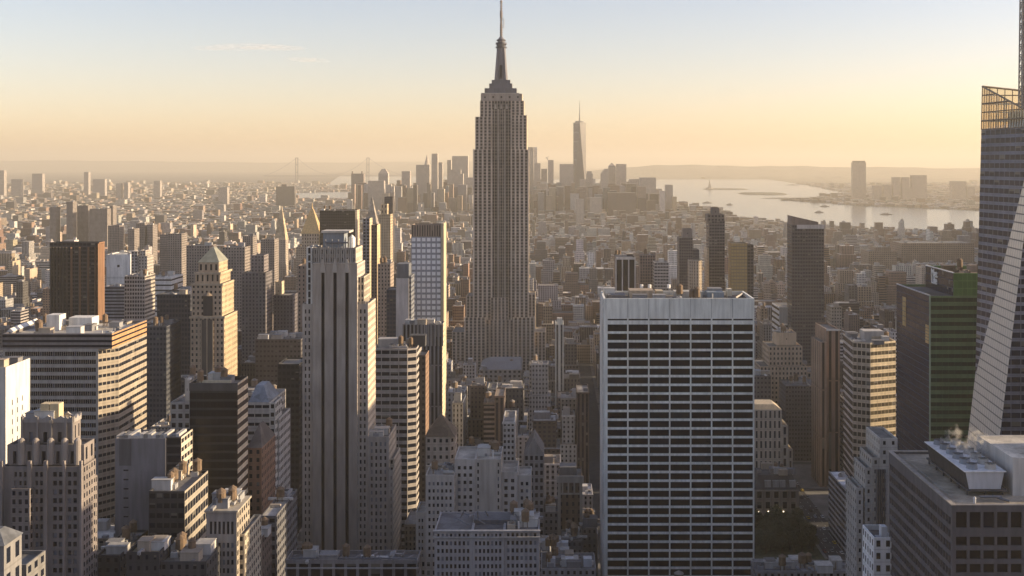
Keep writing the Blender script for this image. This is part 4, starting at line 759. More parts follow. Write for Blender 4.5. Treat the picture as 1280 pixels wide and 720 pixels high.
P, z1 = b.tier(238, 280, 396, Y0, 34, st, sides={1: sg_}, parapet=.6); P, z2 = b.tier(239.5, 277.5, 355, Y0 + 2, 30, st, zb=z1, sides={1: sg_}, parapet=.6); P, z3 = b.tier(244, 275, 341, Y0 + 4, 26, S(CT, DK, 4, 6, .35, .6), zb=z2, sides={1: sg_}, parapet=.6)
P, z4 = b.tier(248, 273.5, 328, Y0 + 6, 22, S(CT, DK, 4, 6, .4, .6), zb=z3, sides={1: sg_}, parapet=0)
cx0, cx1 = P[0][0], P[1][0]; c = (cx0 + cx1) / 2; m = b.part('copper_roof', mcopper); m.ext([(cx0 - .5, Y0 + 5.6), (cx1 + .5, Y0 + 5.6), (cx1 + .5, Y0 + 28.4), (cx0 - .5, Y0 + 28.4)], z4 + .02, Z(309, Y0 + 17), P2=[(c - .2, Y0 + 14), (c + 1.4, Y0 + 14), (c + 1.4, Y0 + 20), (c - .2, Y0 + 20)])
m = b.part('cornice')
for (a, e, zc_, o) in ((238, 280, z1, 0), (239.5, 277.5, z2, 2), (244, 275, z3, 4)): m.box(X(a, Y0 + o) - .7, X(e, Y0 + o) + .7, Y0 + o - .8, Y0 + o - .02, zc_ - 1.2, zc_ + .3, 'p', (.4, .33, .25), True); m.box(X(e, Y0 + o) + .02, X(e, Y0 + o) + .8, Y0 + o - .02, Y0 + o + 28, zc_ - 1.2, zc_ + .3, 'p', (.44, .36, .25), True)
m = b.part('arched_bay'); x = X(259, Y0); m.box(x - 3.4, x + 3.4, Y0 + 1.4, Y0 + 1.97, z1 + .5, Z(370, Y0), 'p', (.05, .045, .045)); m.cyl(x, Y0 + 2.2, Z(370, Y0), Z(366, Y0), 3.6, 1.2, 12, c=(.2, .16, .12))
m = b.part('oriel_bay'); m.box(x - 4.2, x + 4.2, Y0 - .5, Y0 - .02, 100, z1 - 2, 'p', (.1, .085, .075)); [m.box(x + q - .4, x + q + .4, Y0 - .9, Y0 - .51, 100, z1 - 2, 'p', (.34, .27, .2)) for q in (-4.2, 0, 4.2)]
b.finish()
one('glass_block', 'navy glass slab in deep shade between the banded slab and copper-topped tower', 'office building', 196, 238, 368, 870, 30, S((.045, .05, .065), NV, 2.4, 3.7, .7, .6), 500, 'navy glass slab', 3)
one('dark_block', 'dark blue office slab below the grey gridded office beside the banded slab', 'office building', 178, 208, 408, 790, 30, S((.07, .075, .09), NV, 2.6, 3.7, .6, .5), 500, None, 4)
one('hotel_slab', 'dark masonry apartment tower with bright gold strip right of copper-topped tower', 'apartment building', 302, 332, 341, 1000, 24, S((.15, .14, .145), DK, 3, 3.4, .45, .55), 405, None, 0, up=[(314, 330, 319, 1004, 16, S((.17, .15, .15), DK, 3, 3.4, .4, .5))])
one('hotel_block', 'dark apartment block with pointed white roof house beside the gold strip tower', 'apartment building', 342, 366, 369, 1020, 24, S((.13, .12, .13), DK, 3, 3.4, .4, .5), 430, None, 0, up=[(344, 352, 352, 1026, 10, S((.42, .34, .24), DK, 6, 6, .1, .2))])
one('canyon_shade_slab', 'near-black slab standing in for the shaded street canyon left of the striped tower', 'office building', 347, 374, 455, 700, 24, S((.025, .026, .03), BLACK, 3, 4, .7, .5), 640, 'unlit dark slab', 0)  # near-black slab added for the shade of the avenue canyon
one('office_block', 'dark office block with rows of tiny lit windows behind the unlit slab', 'office building', 319, 376, 424, 860, 30, S((.1, .09, .09), (.03, .03, .03), 3, 3.8, .55, .4), 480, None, 6)
one('brick_tower', 'tall brown brick tower partly hidden by the striped tower, left of it', 'apartment building', 372, 392, 332, 930, 24, S((.22, .17, .14), DK, 3.4, 3.6, .35, .5), 480, 'brown brick tower', 2)
b = B('gilded_tower', 'stone tower with steep golden pyramid roof behind the striped tower', 'skyscraper', 340, 'gold pyramid tower')
Y0 = 1750; P, z = b.tier(370, 401, 309, Y0, 36, S((.3, .25, .2), DK, 3.4, 3.8, .4, .5)); P, z = b.tier(377, 399, 292, Y0 + 4, 26, S((.34, .28, .22), DK, 4, 5, .4, .5), zb=z - 1, parapet=0)
x0, x1 = P[0][0], P[1][0]; c = (x0 + x1) / 2; m = b.part('gilded_roof', mgold); m.ext([(x0 - 1.5, Y0 + 3), (x1 + 1.5, Y0 + 3), (x1 + 1.5, Y0 + 31), (x0 - 1.5, Y0 + 31)], z + .02, Z(261, Y0 + 17), P2=[(c - 2, Y0 + 15), (c + 2, Y0 + 15), (c + 2, Y0 + 19), (c - 2, Y0 + 19)])
m = b.part('lantern', mgold); m.cyl(c, Y0 + 17, Z(262, Y0 + 17), Z(253, Y0 + 17), 1.6, .3, 8); m = b.part('corner_turret', mgold); m.cyl(X(400.5, Y0), Y0 + 3, z - 20, Z(297, Y0), 2.6, n=8); m.cyl(X(400.5, Y0), Y0 + 3, Z(297, Y0), Z(287, Y0), 2.8, .2, 8); b.finish()
one('black_tower', 'black glass slab tower standing behind the striped tower crown', 'skyscraper', 399.5, 444, 263, 1500, 34, S((.035, .035, .04), BLACK, 3, 3.8, .8, .7), 330, 'black slab tower', 2, sides={1: S((.4, .33, .25), DK, 3, 3.8, .2, .4)})  # right side painted golden brown for sunlight
crowned('domed_tower', 'slender apartment tower with curved gold lit spire left of gold pyramid tower', 'apartment building', 343, 357, 300, 2100, 22, S((.32, .28, .24), DK, 3, 3.4, .4, .5), 330, 'curved spire tower', ('curved_roof', 258, 1.0, (.5, .4, .27)))  # gold light on the spire is in its roof colour
one('slim_tower', 'slim grey apartment tower with sunlit side right of the black slab tower', 'apartment building', 453.5, 462, 273, 1150, 18, S((.2, .205, .23), DK, 3, 3.4, .6, .6), 400, 'slim grey tower', 0, sides={1: S((.46, .38, .26), DK, 3, 3.4, .3, .5)})  # gold side colour holds the sunlight
one('slim_tower', 'slim brown apartment tower with sunlit golden edge right of the slim grey tower', 'apartment building', 464, 471.5, 281, 1130, 20, S((.13, .095, .08), DK, 3, 3.4, .5, .5), 400, 'slim brown tower', 0, sides={1: S((.46, .36, .22), DK, 3, 3.4, .2, .4)})  # sunlight painted as a golden side wall
crowned('campanile', 'stone campanile with sharp pyramid roof lit on its right edge', 'skyscraper', 456, 471, 281, 1900, 22, S((.33, .29, .25), DK, 3, 4, .35, .5), 285, 'stone campanile', ('pyramid_roof', 246, .6, (.36, .32, .27)))
one('brown_shaft', 'slim black capped tower above the tan ornate tower', 'apartment building', 480.5, 491, 246, 2000, 20, S((.1, .09, .085), DK, 3, 3.4, .5, .5), 290, 'black capped slim tower', 0)
one('tan_tower', 'tan ornate tower with stepped top in front of the black capped slim tower', 'office building', 474, 488, 268, 1500, 22, S((.4, .32, .22), DK, 3, 3.8, .4, .5), 340, 'tan ornate tower', 0, up=[(476, 484, 255, 1503, 12, S((.42, .33, .22), DK, 4, 6, .3, .5))])
b = B('white_grid_tower', 'gridded glass tower white with reflected sky topped by a brown mechanical storey', 'office building', 402, 'white gridded tower')
Y0 = 900; P, z = b.tier(514, 551.5, 296, Y0, 22, S((.22, .23, .26), (.74, .75, .78), 4.4, 4.6, .7, .62), sides={1: S((.5, .43, .3), DK, 3, 4.6, .2, .3)}, parapet=0); b.tier(514.2, 551.3, 281, Y0 + .4, 21, S((.2, .16, .13), DK, 2, 14, .3, .9), zb=z)  # panes coloured white for reflected sky, right side gold for sun
m = b.part('corner_fin'); m.box(P[1][0] + .01, P[1][0] + 2.2, Y0 - 1, Y0 + 21, 0, Z(279, Y0), 'p', (.5, .43, .3)); b.finish()  # fin painted the same sunlit gold
b, P, z = one('party_wall_slab', 'blank pale grey slab just left of the white gridded tower', 'office building', 495, 511, 348, 870, 22, S((.36, .34, .33), blank=True), 420, 'blank pale slab', 0, fin=False, parapet=1); m = b.part('roof_house'); m.box(X(496, 872), X(511, 872), 872, 888, z - 1, Z(330, 872), 'p', (.13, .14, .16)); b.tier(511.1, 514, 345, 871, 20, S((.15, .16, .18), NV, 2, 3.6, .6, .5)); b.finish()
one('blue_slab', 'narrow navy glass slab left of the blank pale slab', 'office building', 483, 495, 362, 900, 22, S((.05, .06, .085), (.03, .045, .08), 2.6, 3.6, .8, .6), 425, None, 0)
one('masonry_tower', 'tan masonry tower with water tanks left of the navy glass slab', 'apartment building', 472, 488, 330, 1010, 22, S((.27, .22, .18), DK, 3, 3.5, .4, .5), 420, None, 2)
one('striped_cube', 'brown striped tower with white piers and white rim behind the pale gridded slab', 'office building', 770, 794, 322, 1150, 42, S((.05, .05, .055), BLACK, 6.6, 60, .8, .99), 366, 'white-piered brown tower', 2, sides={3: S((.2, .15, .12), (.1, .075, .06), 2.4, 60, .5, .99)}, parapet=1.8)
m = MB(); e = ALL[-1].e; o_ = ALL[-1].org; P = ALL[-1].foot
[m.box(P[0][0] + k * 6.6 - .6, P[0][0] + k * 6.6 + .6, 1149, 1149.97, 60, Z(324, 1150), 'p', (.5, .47, .45)) for k in range(4)]; m.box(P[0][0] - .4, P[1][0] + .4, 1148.8, 1149.97, Z(324.4, 1150), Z(321.6, 1150), 'p', (.6, .56, .52), True); m.build('pier', e, o_)
one('brown_slab', 'brown apartment slab right of the white-piered brown tower', 'apartment building', 800, 819, 319, 1230, 22, S((.19, .14, .115), DK, 3, 3.4, .5, .5), 364, None, 1)
one('grey_slab', 'pale balconied slab with white bands right of the brown apartment slab', 'apartment building', 818, 836, 328, 1180, 22, S((.36, .33, .31), DK, 3, 3.4, .8, .45), 364, None, 1)
b, P, z = one('residential_tower', 'stepped grey brown apartment tower left of the tall dark notched tower', 'apartment building', 849, 866, 297, 1300, 22, S((.15, .135, .135), DK, 2.8, 3.4, .55, .55), 366, 'stepped grey tower', 0, fin=False); b.tier(853.5, 865.5, 286, 1304, 14, S((.17, .15, .145), DK, 12, 12, .1, .1), zb=z - 1); b.tier(866.2, 874, 312, 1302, 20, S((.12, .12, .135), DK, 2.8, 3.4, .55, .55)); b.finish()
one('cream_block', 'cream rounded block in front of the stepped grey tower', 'apartment building', 862, 878, 326, 1220, 18, S((.36, .3, .24), DK, 3, 3.4, .35, .5), 366, None, 0, ch={0: (4, 3), 1: (4, 3)})
b, P, z = one('residential_tower', 'tall dark notched apartment tower with grid of pale balconies behind the pale slab', 'apartment building', 886.5, 906, 276, 1230, 24, S((.13, .12, .125), (.03, .032, .042), 2.9, 3.5, .8, .6), 366, 'tall dark notched tower', 0, fin=False); b.tier(884.5, 905.5, 268, 1231, 22, S((.14, .125, .125), DK, 4, 5, .6, .5), zb=z - 1); b.tier(890, 899, 259.5, 1236, 12, S((.14, .125, .125), DK, 9, 12, .1, .2), zb=z + 5)
b.tier(883.5, 886.3, 310, 1233, 20, S((.5, .4, .28), DK, 3, 3.5, .2, .4)); b.finish()
b, P, z = one('mirror_tower', 'glass tower reflecting golden light right of the tall dark notched tower', 'office building', 914, 934, 304, 1200, 20, S((.17, .14, .1), (.42, .3, .14), 3, 3.6, .86, .78), 366, 'gold glinting glass tower', 0, fin=False); b.tier(934.2, 942, 306, 1202, 18, S((.08, .08, .09), DK, 3, 3.6, .8, .6)); b.finish()  # golden reflection put into the glass and frame colour
b = B('slant_topped_tower', 'tall dark apartment tower with a sloping top and a white band', 'apartment building', 408, 'slant-topped dark tower')
Y0 = 1080; P, z = b.tier(990, 1030, 281, Y0, 22, S((.1, .095, .1), (.03, .032, .042), 2.6, 3.5, .75, .55), parapet=0); x0, x1 = P[0][0], P[1][0]
m = b.part('sloping_crown'); za, zb2 = Z(270, Y0), Z(277.5, Y0); xe = X(1023, Y0)
m.face([(x0, Y0 + .3, z), (xe, Y0 + .3, z), (xe, Y0 + .3, zb2), (x0, Y0 + .3, za)], 'p', (.2, .16, .14)); m.face([(xe, Y0 + .3, z), (xe, Y0 + 21, z), (xe, Y0 + 21, zb2), (xe, Y0 + .3, zb2)], 'p', (.2, .16, .14)); m.face([(x0, Y0 + .3, za), (xe, Y0 + .3, zb2), (xe, Y0 + 21, zb2), (x0, Y0 + 21, za)], 'p', (.2, .16, .14)); m.face([(x0, Y0 + 21, z), (x0, Y0 + .3, z), (x0, Y0 + .3, za), (x0, Y0 + 21, za)], 'p', (.2, .16, .14))
m = b.part('white_band'); m.box(X(996, Y0), x1, Y0 - .3, Y0 - .02, Z(286, Y0), Z(281, Y0), 'p', (.5, .46, .43), True); b.finish()
one('wide_block', 'wide flat topped brown warehouse block left of the faceted glass skyscraper', 'warehouse', 1127, 1218, 304, 2600, 90, S((.22, .16, .12), DK, 5, 5, .5, .4), 330, 'wide brown warehouse', 4)
one('wide_block', 'broad tan block with arched outline left of the wide brown warehouse', 'warehouse', 1086, 1121, 314, 2300, 60, S((.25, .19, .14), DK, 4, 4.4, .4, .5), 330, None, 2, up=[(1094, 1114, 309, 2305, 40, S((.25, .19, .14), DK, 4, 4.4, .3, .4))])

# ---------------------------------------------------------------- far skyline
HZ = (.42, .375, .33)  # far walls lightened: part of the haze is in their colour
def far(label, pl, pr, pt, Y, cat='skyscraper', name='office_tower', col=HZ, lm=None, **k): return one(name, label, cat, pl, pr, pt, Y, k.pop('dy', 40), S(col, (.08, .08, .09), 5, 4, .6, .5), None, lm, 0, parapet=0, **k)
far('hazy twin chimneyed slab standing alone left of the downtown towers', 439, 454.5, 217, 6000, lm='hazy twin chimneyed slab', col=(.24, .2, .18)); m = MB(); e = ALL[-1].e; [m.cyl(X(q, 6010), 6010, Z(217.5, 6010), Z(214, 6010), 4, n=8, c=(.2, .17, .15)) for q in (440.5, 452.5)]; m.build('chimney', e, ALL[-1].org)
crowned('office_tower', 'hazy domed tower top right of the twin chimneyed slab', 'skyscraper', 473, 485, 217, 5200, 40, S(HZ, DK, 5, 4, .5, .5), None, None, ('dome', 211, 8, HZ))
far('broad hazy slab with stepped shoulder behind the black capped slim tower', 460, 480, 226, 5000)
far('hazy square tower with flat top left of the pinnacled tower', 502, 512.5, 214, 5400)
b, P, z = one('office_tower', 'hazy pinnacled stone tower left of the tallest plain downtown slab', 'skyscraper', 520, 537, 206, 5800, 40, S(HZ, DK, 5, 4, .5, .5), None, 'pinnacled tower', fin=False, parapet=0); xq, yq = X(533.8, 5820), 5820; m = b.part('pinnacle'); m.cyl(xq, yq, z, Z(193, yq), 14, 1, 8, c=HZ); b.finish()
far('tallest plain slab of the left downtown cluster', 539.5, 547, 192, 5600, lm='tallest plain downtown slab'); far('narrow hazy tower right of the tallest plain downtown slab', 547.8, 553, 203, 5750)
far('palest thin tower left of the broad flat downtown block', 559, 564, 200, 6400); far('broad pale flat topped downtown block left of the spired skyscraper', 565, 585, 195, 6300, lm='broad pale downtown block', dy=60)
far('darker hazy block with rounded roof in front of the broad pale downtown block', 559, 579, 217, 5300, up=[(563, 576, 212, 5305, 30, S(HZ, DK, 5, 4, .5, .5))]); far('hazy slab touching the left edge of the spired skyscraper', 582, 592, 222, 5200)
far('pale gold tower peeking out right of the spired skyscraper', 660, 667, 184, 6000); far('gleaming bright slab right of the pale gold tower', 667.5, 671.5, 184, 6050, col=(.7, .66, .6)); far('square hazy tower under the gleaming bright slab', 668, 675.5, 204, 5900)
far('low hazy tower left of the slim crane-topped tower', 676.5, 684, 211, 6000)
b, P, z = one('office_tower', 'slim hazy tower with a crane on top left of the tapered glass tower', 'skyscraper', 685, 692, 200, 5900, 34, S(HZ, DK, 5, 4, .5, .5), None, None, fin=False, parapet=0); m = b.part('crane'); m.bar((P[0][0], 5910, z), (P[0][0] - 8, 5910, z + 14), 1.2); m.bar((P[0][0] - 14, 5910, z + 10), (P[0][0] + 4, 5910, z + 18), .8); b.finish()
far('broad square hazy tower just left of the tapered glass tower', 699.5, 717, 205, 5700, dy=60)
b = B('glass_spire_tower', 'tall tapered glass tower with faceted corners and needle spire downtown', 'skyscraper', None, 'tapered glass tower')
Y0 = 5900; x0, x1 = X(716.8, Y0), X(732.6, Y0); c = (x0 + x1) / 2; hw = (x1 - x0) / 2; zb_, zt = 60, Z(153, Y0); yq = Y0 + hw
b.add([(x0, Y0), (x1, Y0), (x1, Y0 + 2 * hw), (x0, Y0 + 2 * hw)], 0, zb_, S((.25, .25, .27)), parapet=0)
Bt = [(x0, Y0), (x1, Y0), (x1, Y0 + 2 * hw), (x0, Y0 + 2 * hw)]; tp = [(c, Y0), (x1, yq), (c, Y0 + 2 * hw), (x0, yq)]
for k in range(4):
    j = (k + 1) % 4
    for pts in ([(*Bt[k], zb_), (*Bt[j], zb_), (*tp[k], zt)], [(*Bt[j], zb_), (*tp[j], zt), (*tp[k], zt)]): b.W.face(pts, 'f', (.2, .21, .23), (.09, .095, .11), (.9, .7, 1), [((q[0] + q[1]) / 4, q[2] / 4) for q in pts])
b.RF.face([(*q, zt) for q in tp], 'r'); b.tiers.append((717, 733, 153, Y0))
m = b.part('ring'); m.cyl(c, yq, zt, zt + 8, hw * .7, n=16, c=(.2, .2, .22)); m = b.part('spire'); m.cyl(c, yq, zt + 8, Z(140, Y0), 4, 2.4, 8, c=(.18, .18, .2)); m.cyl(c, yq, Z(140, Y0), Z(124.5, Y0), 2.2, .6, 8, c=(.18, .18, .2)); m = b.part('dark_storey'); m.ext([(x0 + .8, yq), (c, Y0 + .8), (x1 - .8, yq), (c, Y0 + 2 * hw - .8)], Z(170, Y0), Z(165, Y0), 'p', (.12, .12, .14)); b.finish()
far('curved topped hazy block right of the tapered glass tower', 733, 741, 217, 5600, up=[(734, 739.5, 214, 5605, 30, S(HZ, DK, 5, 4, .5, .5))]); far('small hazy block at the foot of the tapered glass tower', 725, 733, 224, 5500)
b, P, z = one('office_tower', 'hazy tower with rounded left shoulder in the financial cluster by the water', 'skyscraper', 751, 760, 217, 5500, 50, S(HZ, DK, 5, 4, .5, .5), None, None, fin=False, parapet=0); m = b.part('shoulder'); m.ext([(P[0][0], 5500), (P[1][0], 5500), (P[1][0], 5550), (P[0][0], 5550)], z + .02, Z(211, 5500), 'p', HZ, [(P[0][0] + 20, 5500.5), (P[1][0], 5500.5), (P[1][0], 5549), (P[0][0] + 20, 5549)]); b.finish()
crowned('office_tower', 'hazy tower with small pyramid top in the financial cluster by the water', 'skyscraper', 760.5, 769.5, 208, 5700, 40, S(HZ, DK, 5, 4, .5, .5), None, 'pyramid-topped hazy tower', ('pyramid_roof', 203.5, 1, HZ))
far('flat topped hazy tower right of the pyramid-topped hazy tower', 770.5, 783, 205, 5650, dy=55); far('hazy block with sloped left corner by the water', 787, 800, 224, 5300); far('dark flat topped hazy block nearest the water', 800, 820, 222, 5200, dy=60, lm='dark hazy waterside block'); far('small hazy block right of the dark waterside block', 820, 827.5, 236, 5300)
far('slim hazy riverside tower standing alone left of the bay', 832, 841, 231, 4900, lm='slim riverside tower'); far('small golden lit tower right of the slim riverside tower', 841.5, 846, 246, 4850, col=(.5, .4, .25))  # golden light on the small tower is in its wall colour
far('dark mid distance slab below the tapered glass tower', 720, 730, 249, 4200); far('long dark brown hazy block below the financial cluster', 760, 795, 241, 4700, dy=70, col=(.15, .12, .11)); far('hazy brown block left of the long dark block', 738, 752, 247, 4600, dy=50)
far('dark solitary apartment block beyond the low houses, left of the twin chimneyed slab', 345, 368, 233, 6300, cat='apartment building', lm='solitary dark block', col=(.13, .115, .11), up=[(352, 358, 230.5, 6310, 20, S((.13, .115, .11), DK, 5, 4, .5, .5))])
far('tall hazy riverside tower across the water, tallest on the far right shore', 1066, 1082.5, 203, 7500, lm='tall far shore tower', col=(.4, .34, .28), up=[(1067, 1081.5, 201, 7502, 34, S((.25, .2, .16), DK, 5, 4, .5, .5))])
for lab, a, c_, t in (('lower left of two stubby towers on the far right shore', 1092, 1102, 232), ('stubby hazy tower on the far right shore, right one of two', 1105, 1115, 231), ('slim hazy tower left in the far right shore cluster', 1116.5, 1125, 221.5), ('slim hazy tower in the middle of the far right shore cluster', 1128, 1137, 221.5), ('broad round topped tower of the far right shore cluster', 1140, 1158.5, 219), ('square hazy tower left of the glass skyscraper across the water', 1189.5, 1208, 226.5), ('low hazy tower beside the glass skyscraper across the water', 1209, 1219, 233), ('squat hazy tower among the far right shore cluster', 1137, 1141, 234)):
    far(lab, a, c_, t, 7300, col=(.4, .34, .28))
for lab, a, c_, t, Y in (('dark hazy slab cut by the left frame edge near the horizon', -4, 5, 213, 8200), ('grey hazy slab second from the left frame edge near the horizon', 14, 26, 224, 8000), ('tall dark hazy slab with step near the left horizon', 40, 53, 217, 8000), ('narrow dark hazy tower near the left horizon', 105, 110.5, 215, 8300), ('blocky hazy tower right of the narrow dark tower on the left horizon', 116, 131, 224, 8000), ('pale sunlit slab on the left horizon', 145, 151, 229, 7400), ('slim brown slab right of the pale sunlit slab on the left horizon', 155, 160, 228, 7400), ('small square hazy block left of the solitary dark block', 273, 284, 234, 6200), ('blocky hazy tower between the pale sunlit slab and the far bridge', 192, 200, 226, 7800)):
    far(lab, a, c_, t, Y, cat='apartment building', name='apartment_tower', col=(.36, .325, .3))  # lightened walls stand for more haze over these blocks
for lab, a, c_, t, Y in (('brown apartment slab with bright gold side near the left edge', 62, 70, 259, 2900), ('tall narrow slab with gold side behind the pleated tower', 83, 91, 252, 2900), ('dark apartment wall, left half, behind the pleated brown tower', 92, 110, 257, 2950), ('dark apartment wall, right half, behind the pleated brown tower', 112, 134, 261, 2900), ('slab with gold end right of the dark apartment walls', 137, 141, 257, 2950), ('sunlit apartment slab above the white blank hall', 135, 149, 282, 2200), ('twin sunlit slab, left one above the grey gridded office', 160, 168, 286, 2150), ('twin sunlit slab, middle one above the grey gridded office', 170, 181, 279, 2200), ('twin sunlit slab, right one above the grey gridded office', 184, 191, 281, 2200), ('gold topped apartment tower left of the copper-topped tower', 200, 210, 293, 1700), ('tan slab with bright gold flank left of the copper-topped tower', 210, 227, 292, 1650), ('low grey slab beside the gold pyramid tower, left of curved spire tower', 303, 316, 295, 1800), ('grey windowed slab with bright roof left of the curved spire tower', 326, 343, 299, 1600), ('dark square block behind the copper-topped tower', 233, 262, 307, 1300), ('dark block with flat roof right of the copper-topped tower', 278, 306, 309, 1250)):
    one('apartment_slab', lab, 'apartment building', a, c_, t, Y, 26, S((.2, .175, .16), DK, 3.2, 3.4, .45, .5), t + 25, None, 1)
# ---------------------------------------------------------------- ground, water, far land
def sheet(name, pts, z, mat, kind='structure', h=0.0):
    m = MB()
    if h: m.ext(pts, z, z + h)
    else: m.face([(a, b_, z) for a, b_ in pts])
    o = m.build(name, mat=mat); o['kind'] = kind; return o
sheet('ground', [(-62000, -3000), (62000, -3000), (62000, 62000), (-62000, 62000)], 0, mroad)
def pw(px, py): Y = CZ * F / (py - HY); return (X(px, Y), Y)
BAY = [(6000, 3000), (6000, 16800), (-1900, 16800), (-1500, 12000), (-600, 9500), (100, 7500), (250, 7250), (420, 7350), (560, 7050), (650, 6300), (800, 5200), (1130, 4350), (1430, 3850), (1900, 3600)][::-1]
RIV = [pw(330, 250), pw(442, 250), pw(446, 239), pw(372, 241)]
RIV2 = [pw(405, 233), pw(560, 233), pw(560, 220.5), pw(425, 220)]
JER = [(7000, 4600), (2700, 5500), (2270, 6000), (2040, 6350), (1850, 6600), (1770, 7000), (1560, 7600), (1900, 7800), (2100, 8600), (2500, 9300), (2900, 12500), (3300, 16900), (7000, 16900)][::-1]
for q in (BAY, RIV, RIV2): sheet('water', q, 0.6, mwat)
sheet('far_shore', JER, 0.5, mland, h=1.6)
def blob(name, cx, cy, rx, ry, h, n=22):
    m = MB(); P = [(cx + rx * math.cos(a) * R.uniform(.85, 1.1), cy + ry * math.sin(a) * R.uniform(.8, 1.15)) for a in (k * 2 * math.pi / n for k in range(n))]
    Q = [(cx + (x - cx) * .86, cy + (y - cy) * .7) for x, y in P]; m.ext(P, .4, h, P2=Q); o = m.build(name, mat=mland); o['kind'] = 'structure'; return o
IS1, IS2, IS3 = (X(906, 10600), 10600), (X(954, 9050), 9050), (X(1010, 7950), 7950)
blob('island', *IS1, 230, 170, 9); blob('island', *IS2, 190, 330, 10); blob('island', *IS3, 330, 110, 5)
def ridge(name, x0, x1, Y, hf, dy, n=90):
    m = MB(); pr_ = None
    for k in range(n + 1):
        x = x0 + (x1 - x0) * k / n; h = max(1, hf(k / n)); q = ((x, Y - dy, .5), (x, Y, h), (x, Y + dy, h * .9), (x, Y + 2 * dy, .5))
        if pr_: [m.face([pr_[i], q[i], q[i + 1], pr_[i + 1]]) for i in range(3)]
        pr_ = q
    o = m.build(name, mat=mhill); o['kind'] = 'structure'
ridge('hills', X(715, 20000), X(1330, 20000), 20000, lambda t: 232 * min(1, t * 6) ** .6 * (1 - .42 * t) + 8 * math.sin(t * 31) + 4 * math.sin(t * 83), 1500)
ridge('hills', X(-60, 34000), X(720, 34000), 34000, lambda t: 305 + 22 * math.sin(t * 9) + 7 * math.sin(t * 47) - 50 * t, 3000)  # ridge added in place of a grey haze band on the horizon
ridge('hills', X(880, 17300), X(1080, 17300), 17300, lambda t: 26 + 14 * math.sin(t * 17) + 8 * math.sin(t * 53), 250)

# statue, boats, bridge
e = bpy.data.objects.new('harbour_statue', None); COL.objects.link(e); e.location = (X(887, 10560), 10560, 8); tag(e, 'tiny green statue on a pedestal on the low island in the bay', 'statue')
m = MB(); sx, sy = e.location.x, 10560; m.cyl(sx, sy, 6, 22, 34, 30, 11, c=(.3, .28, .25)); m.ext([(sx - 12, sy - 12), (sx + 12, sy - 12), (sx + 12, sy + 12), (sx - 12, sy + 12)], 22, 56, 'p', (.33, .3, .26), [(sx - 8, sy - 8), (sx + 8, sy - 8), (sx + 8, sy + 8), (sx - 8, sy + 8)]); m.build('pedestal', e, e.location)
m = MB(); m.cyl(sx, sy, 56, 84, 7, 4.5, 10); m.cyl(sx, sy, 84, 92, 3, 2.6, 8); m.bar((sx + 3, sy, 82), (sx + 5.5, sy, 101), 1.6); m.cyl(sx + 5.5, sy, 101, 105, 2.2, .6, 7); m.build('figure', e, e.location, mcopper)
for k, (px, py, L, lab) in enumerate(((884, 254, 60, 'small dark ferry on the bay left of the low islands'), (912, 256.5, 40, 'tiny dark boat with pale wake near the hazy headland'), (1031, 258.5, 55, 'small boat left of the tall far shore tower'), (1024, 266, 45, 'tiny boat on the river above the slant-topped dark tower'), (1108, 268.5, 60, 'small ferry on the bright river below the far shore cluster'), (990, 231.5, 160, 'far off ship on the hazy bay beyond the islands'))):
    x, y = pw(px, py); e = bpy.data.objects.new('boat', None); COL.objects.link(e); e.location = (x, y, .6); tag(e, lab, 'boat', 'boats on the bay')
    m = MB(); a = L / 2; m.ext([(x - a, y - 5), (x + a * .8, y - 5), (x + a, y), (x + a * .8, y + 5), (x - a, y + 5)], .7, 4.5, 'p', (.1, .1, .11), [(x - a * 1.02, y - 5.5), (x + a * .84, y - 5.5), (x + a * 1.08, y), (x + a * .84, y + 5.5), (x - a * 1.02, y + 5.5)]); m.build('hull', e, e.location)
    m = MB(); m.box(x - a * .7, x + a * .4, y - 4, y + 4, 4.6, 9, 'p', (.4, .39, .37)); m.box(x - a * .1, x + a * .25, y - 2.5, y + 2.5, 9, 12, 'p', (.4, .39, .37)); m.build('cabin', e, e.location)
e = bpy.data.objects.new('suspension_bridge', None); COL.objects.link(e); e.location = (X(415, 14500), 14500, 0); tag(e, 'faint far suspension bridge with two tall towers at the horizon', 'bridge')
zt = Z(197, 14500)
for q in (371, 460):
    x = X(q, 14500); m = MB(); [m.box(x - 14 + o - 5, x - 14 + o + 5, 14494, 14506, 0, zt, 'p', (.2, .2, .21)) for o in (0, 28)]; [m.box(x - 9, x + 9, 14495, 14505, zt * f - 9, zt * f, 'p', (.2, .2, .21), True) for f in (.42, .72, 1)]; m.build('bridge_tower', e, e.location)
m = MB(); m.box(X(330, 14500), X(505, 14500), 14492, 14508, 78, 86, 'p', (.2, .2, .21), True); m.build('deck', e, e.location)
def cable(xa, za, xb, zb2, sag, name='cable'):
    m = MB(); pv = None
    for k in range(17): t = k / 16; p = (xa + (xb - xa) * t, 14500, za + (zb2 - za) * t - sag * 4 * t * (1 - t)); (m.bar(pv, p, 1.6) if pv else None); pv = p
    m.build(name, e, e.location)
cable(X(371, 14500), zt, X(460, 14500), zt, zt - 100); cable(X(330, 14500), 86, X(371, 14500), zt, 30); cable(X(460, 14500), zt, X(505, 14500), 86, 30)

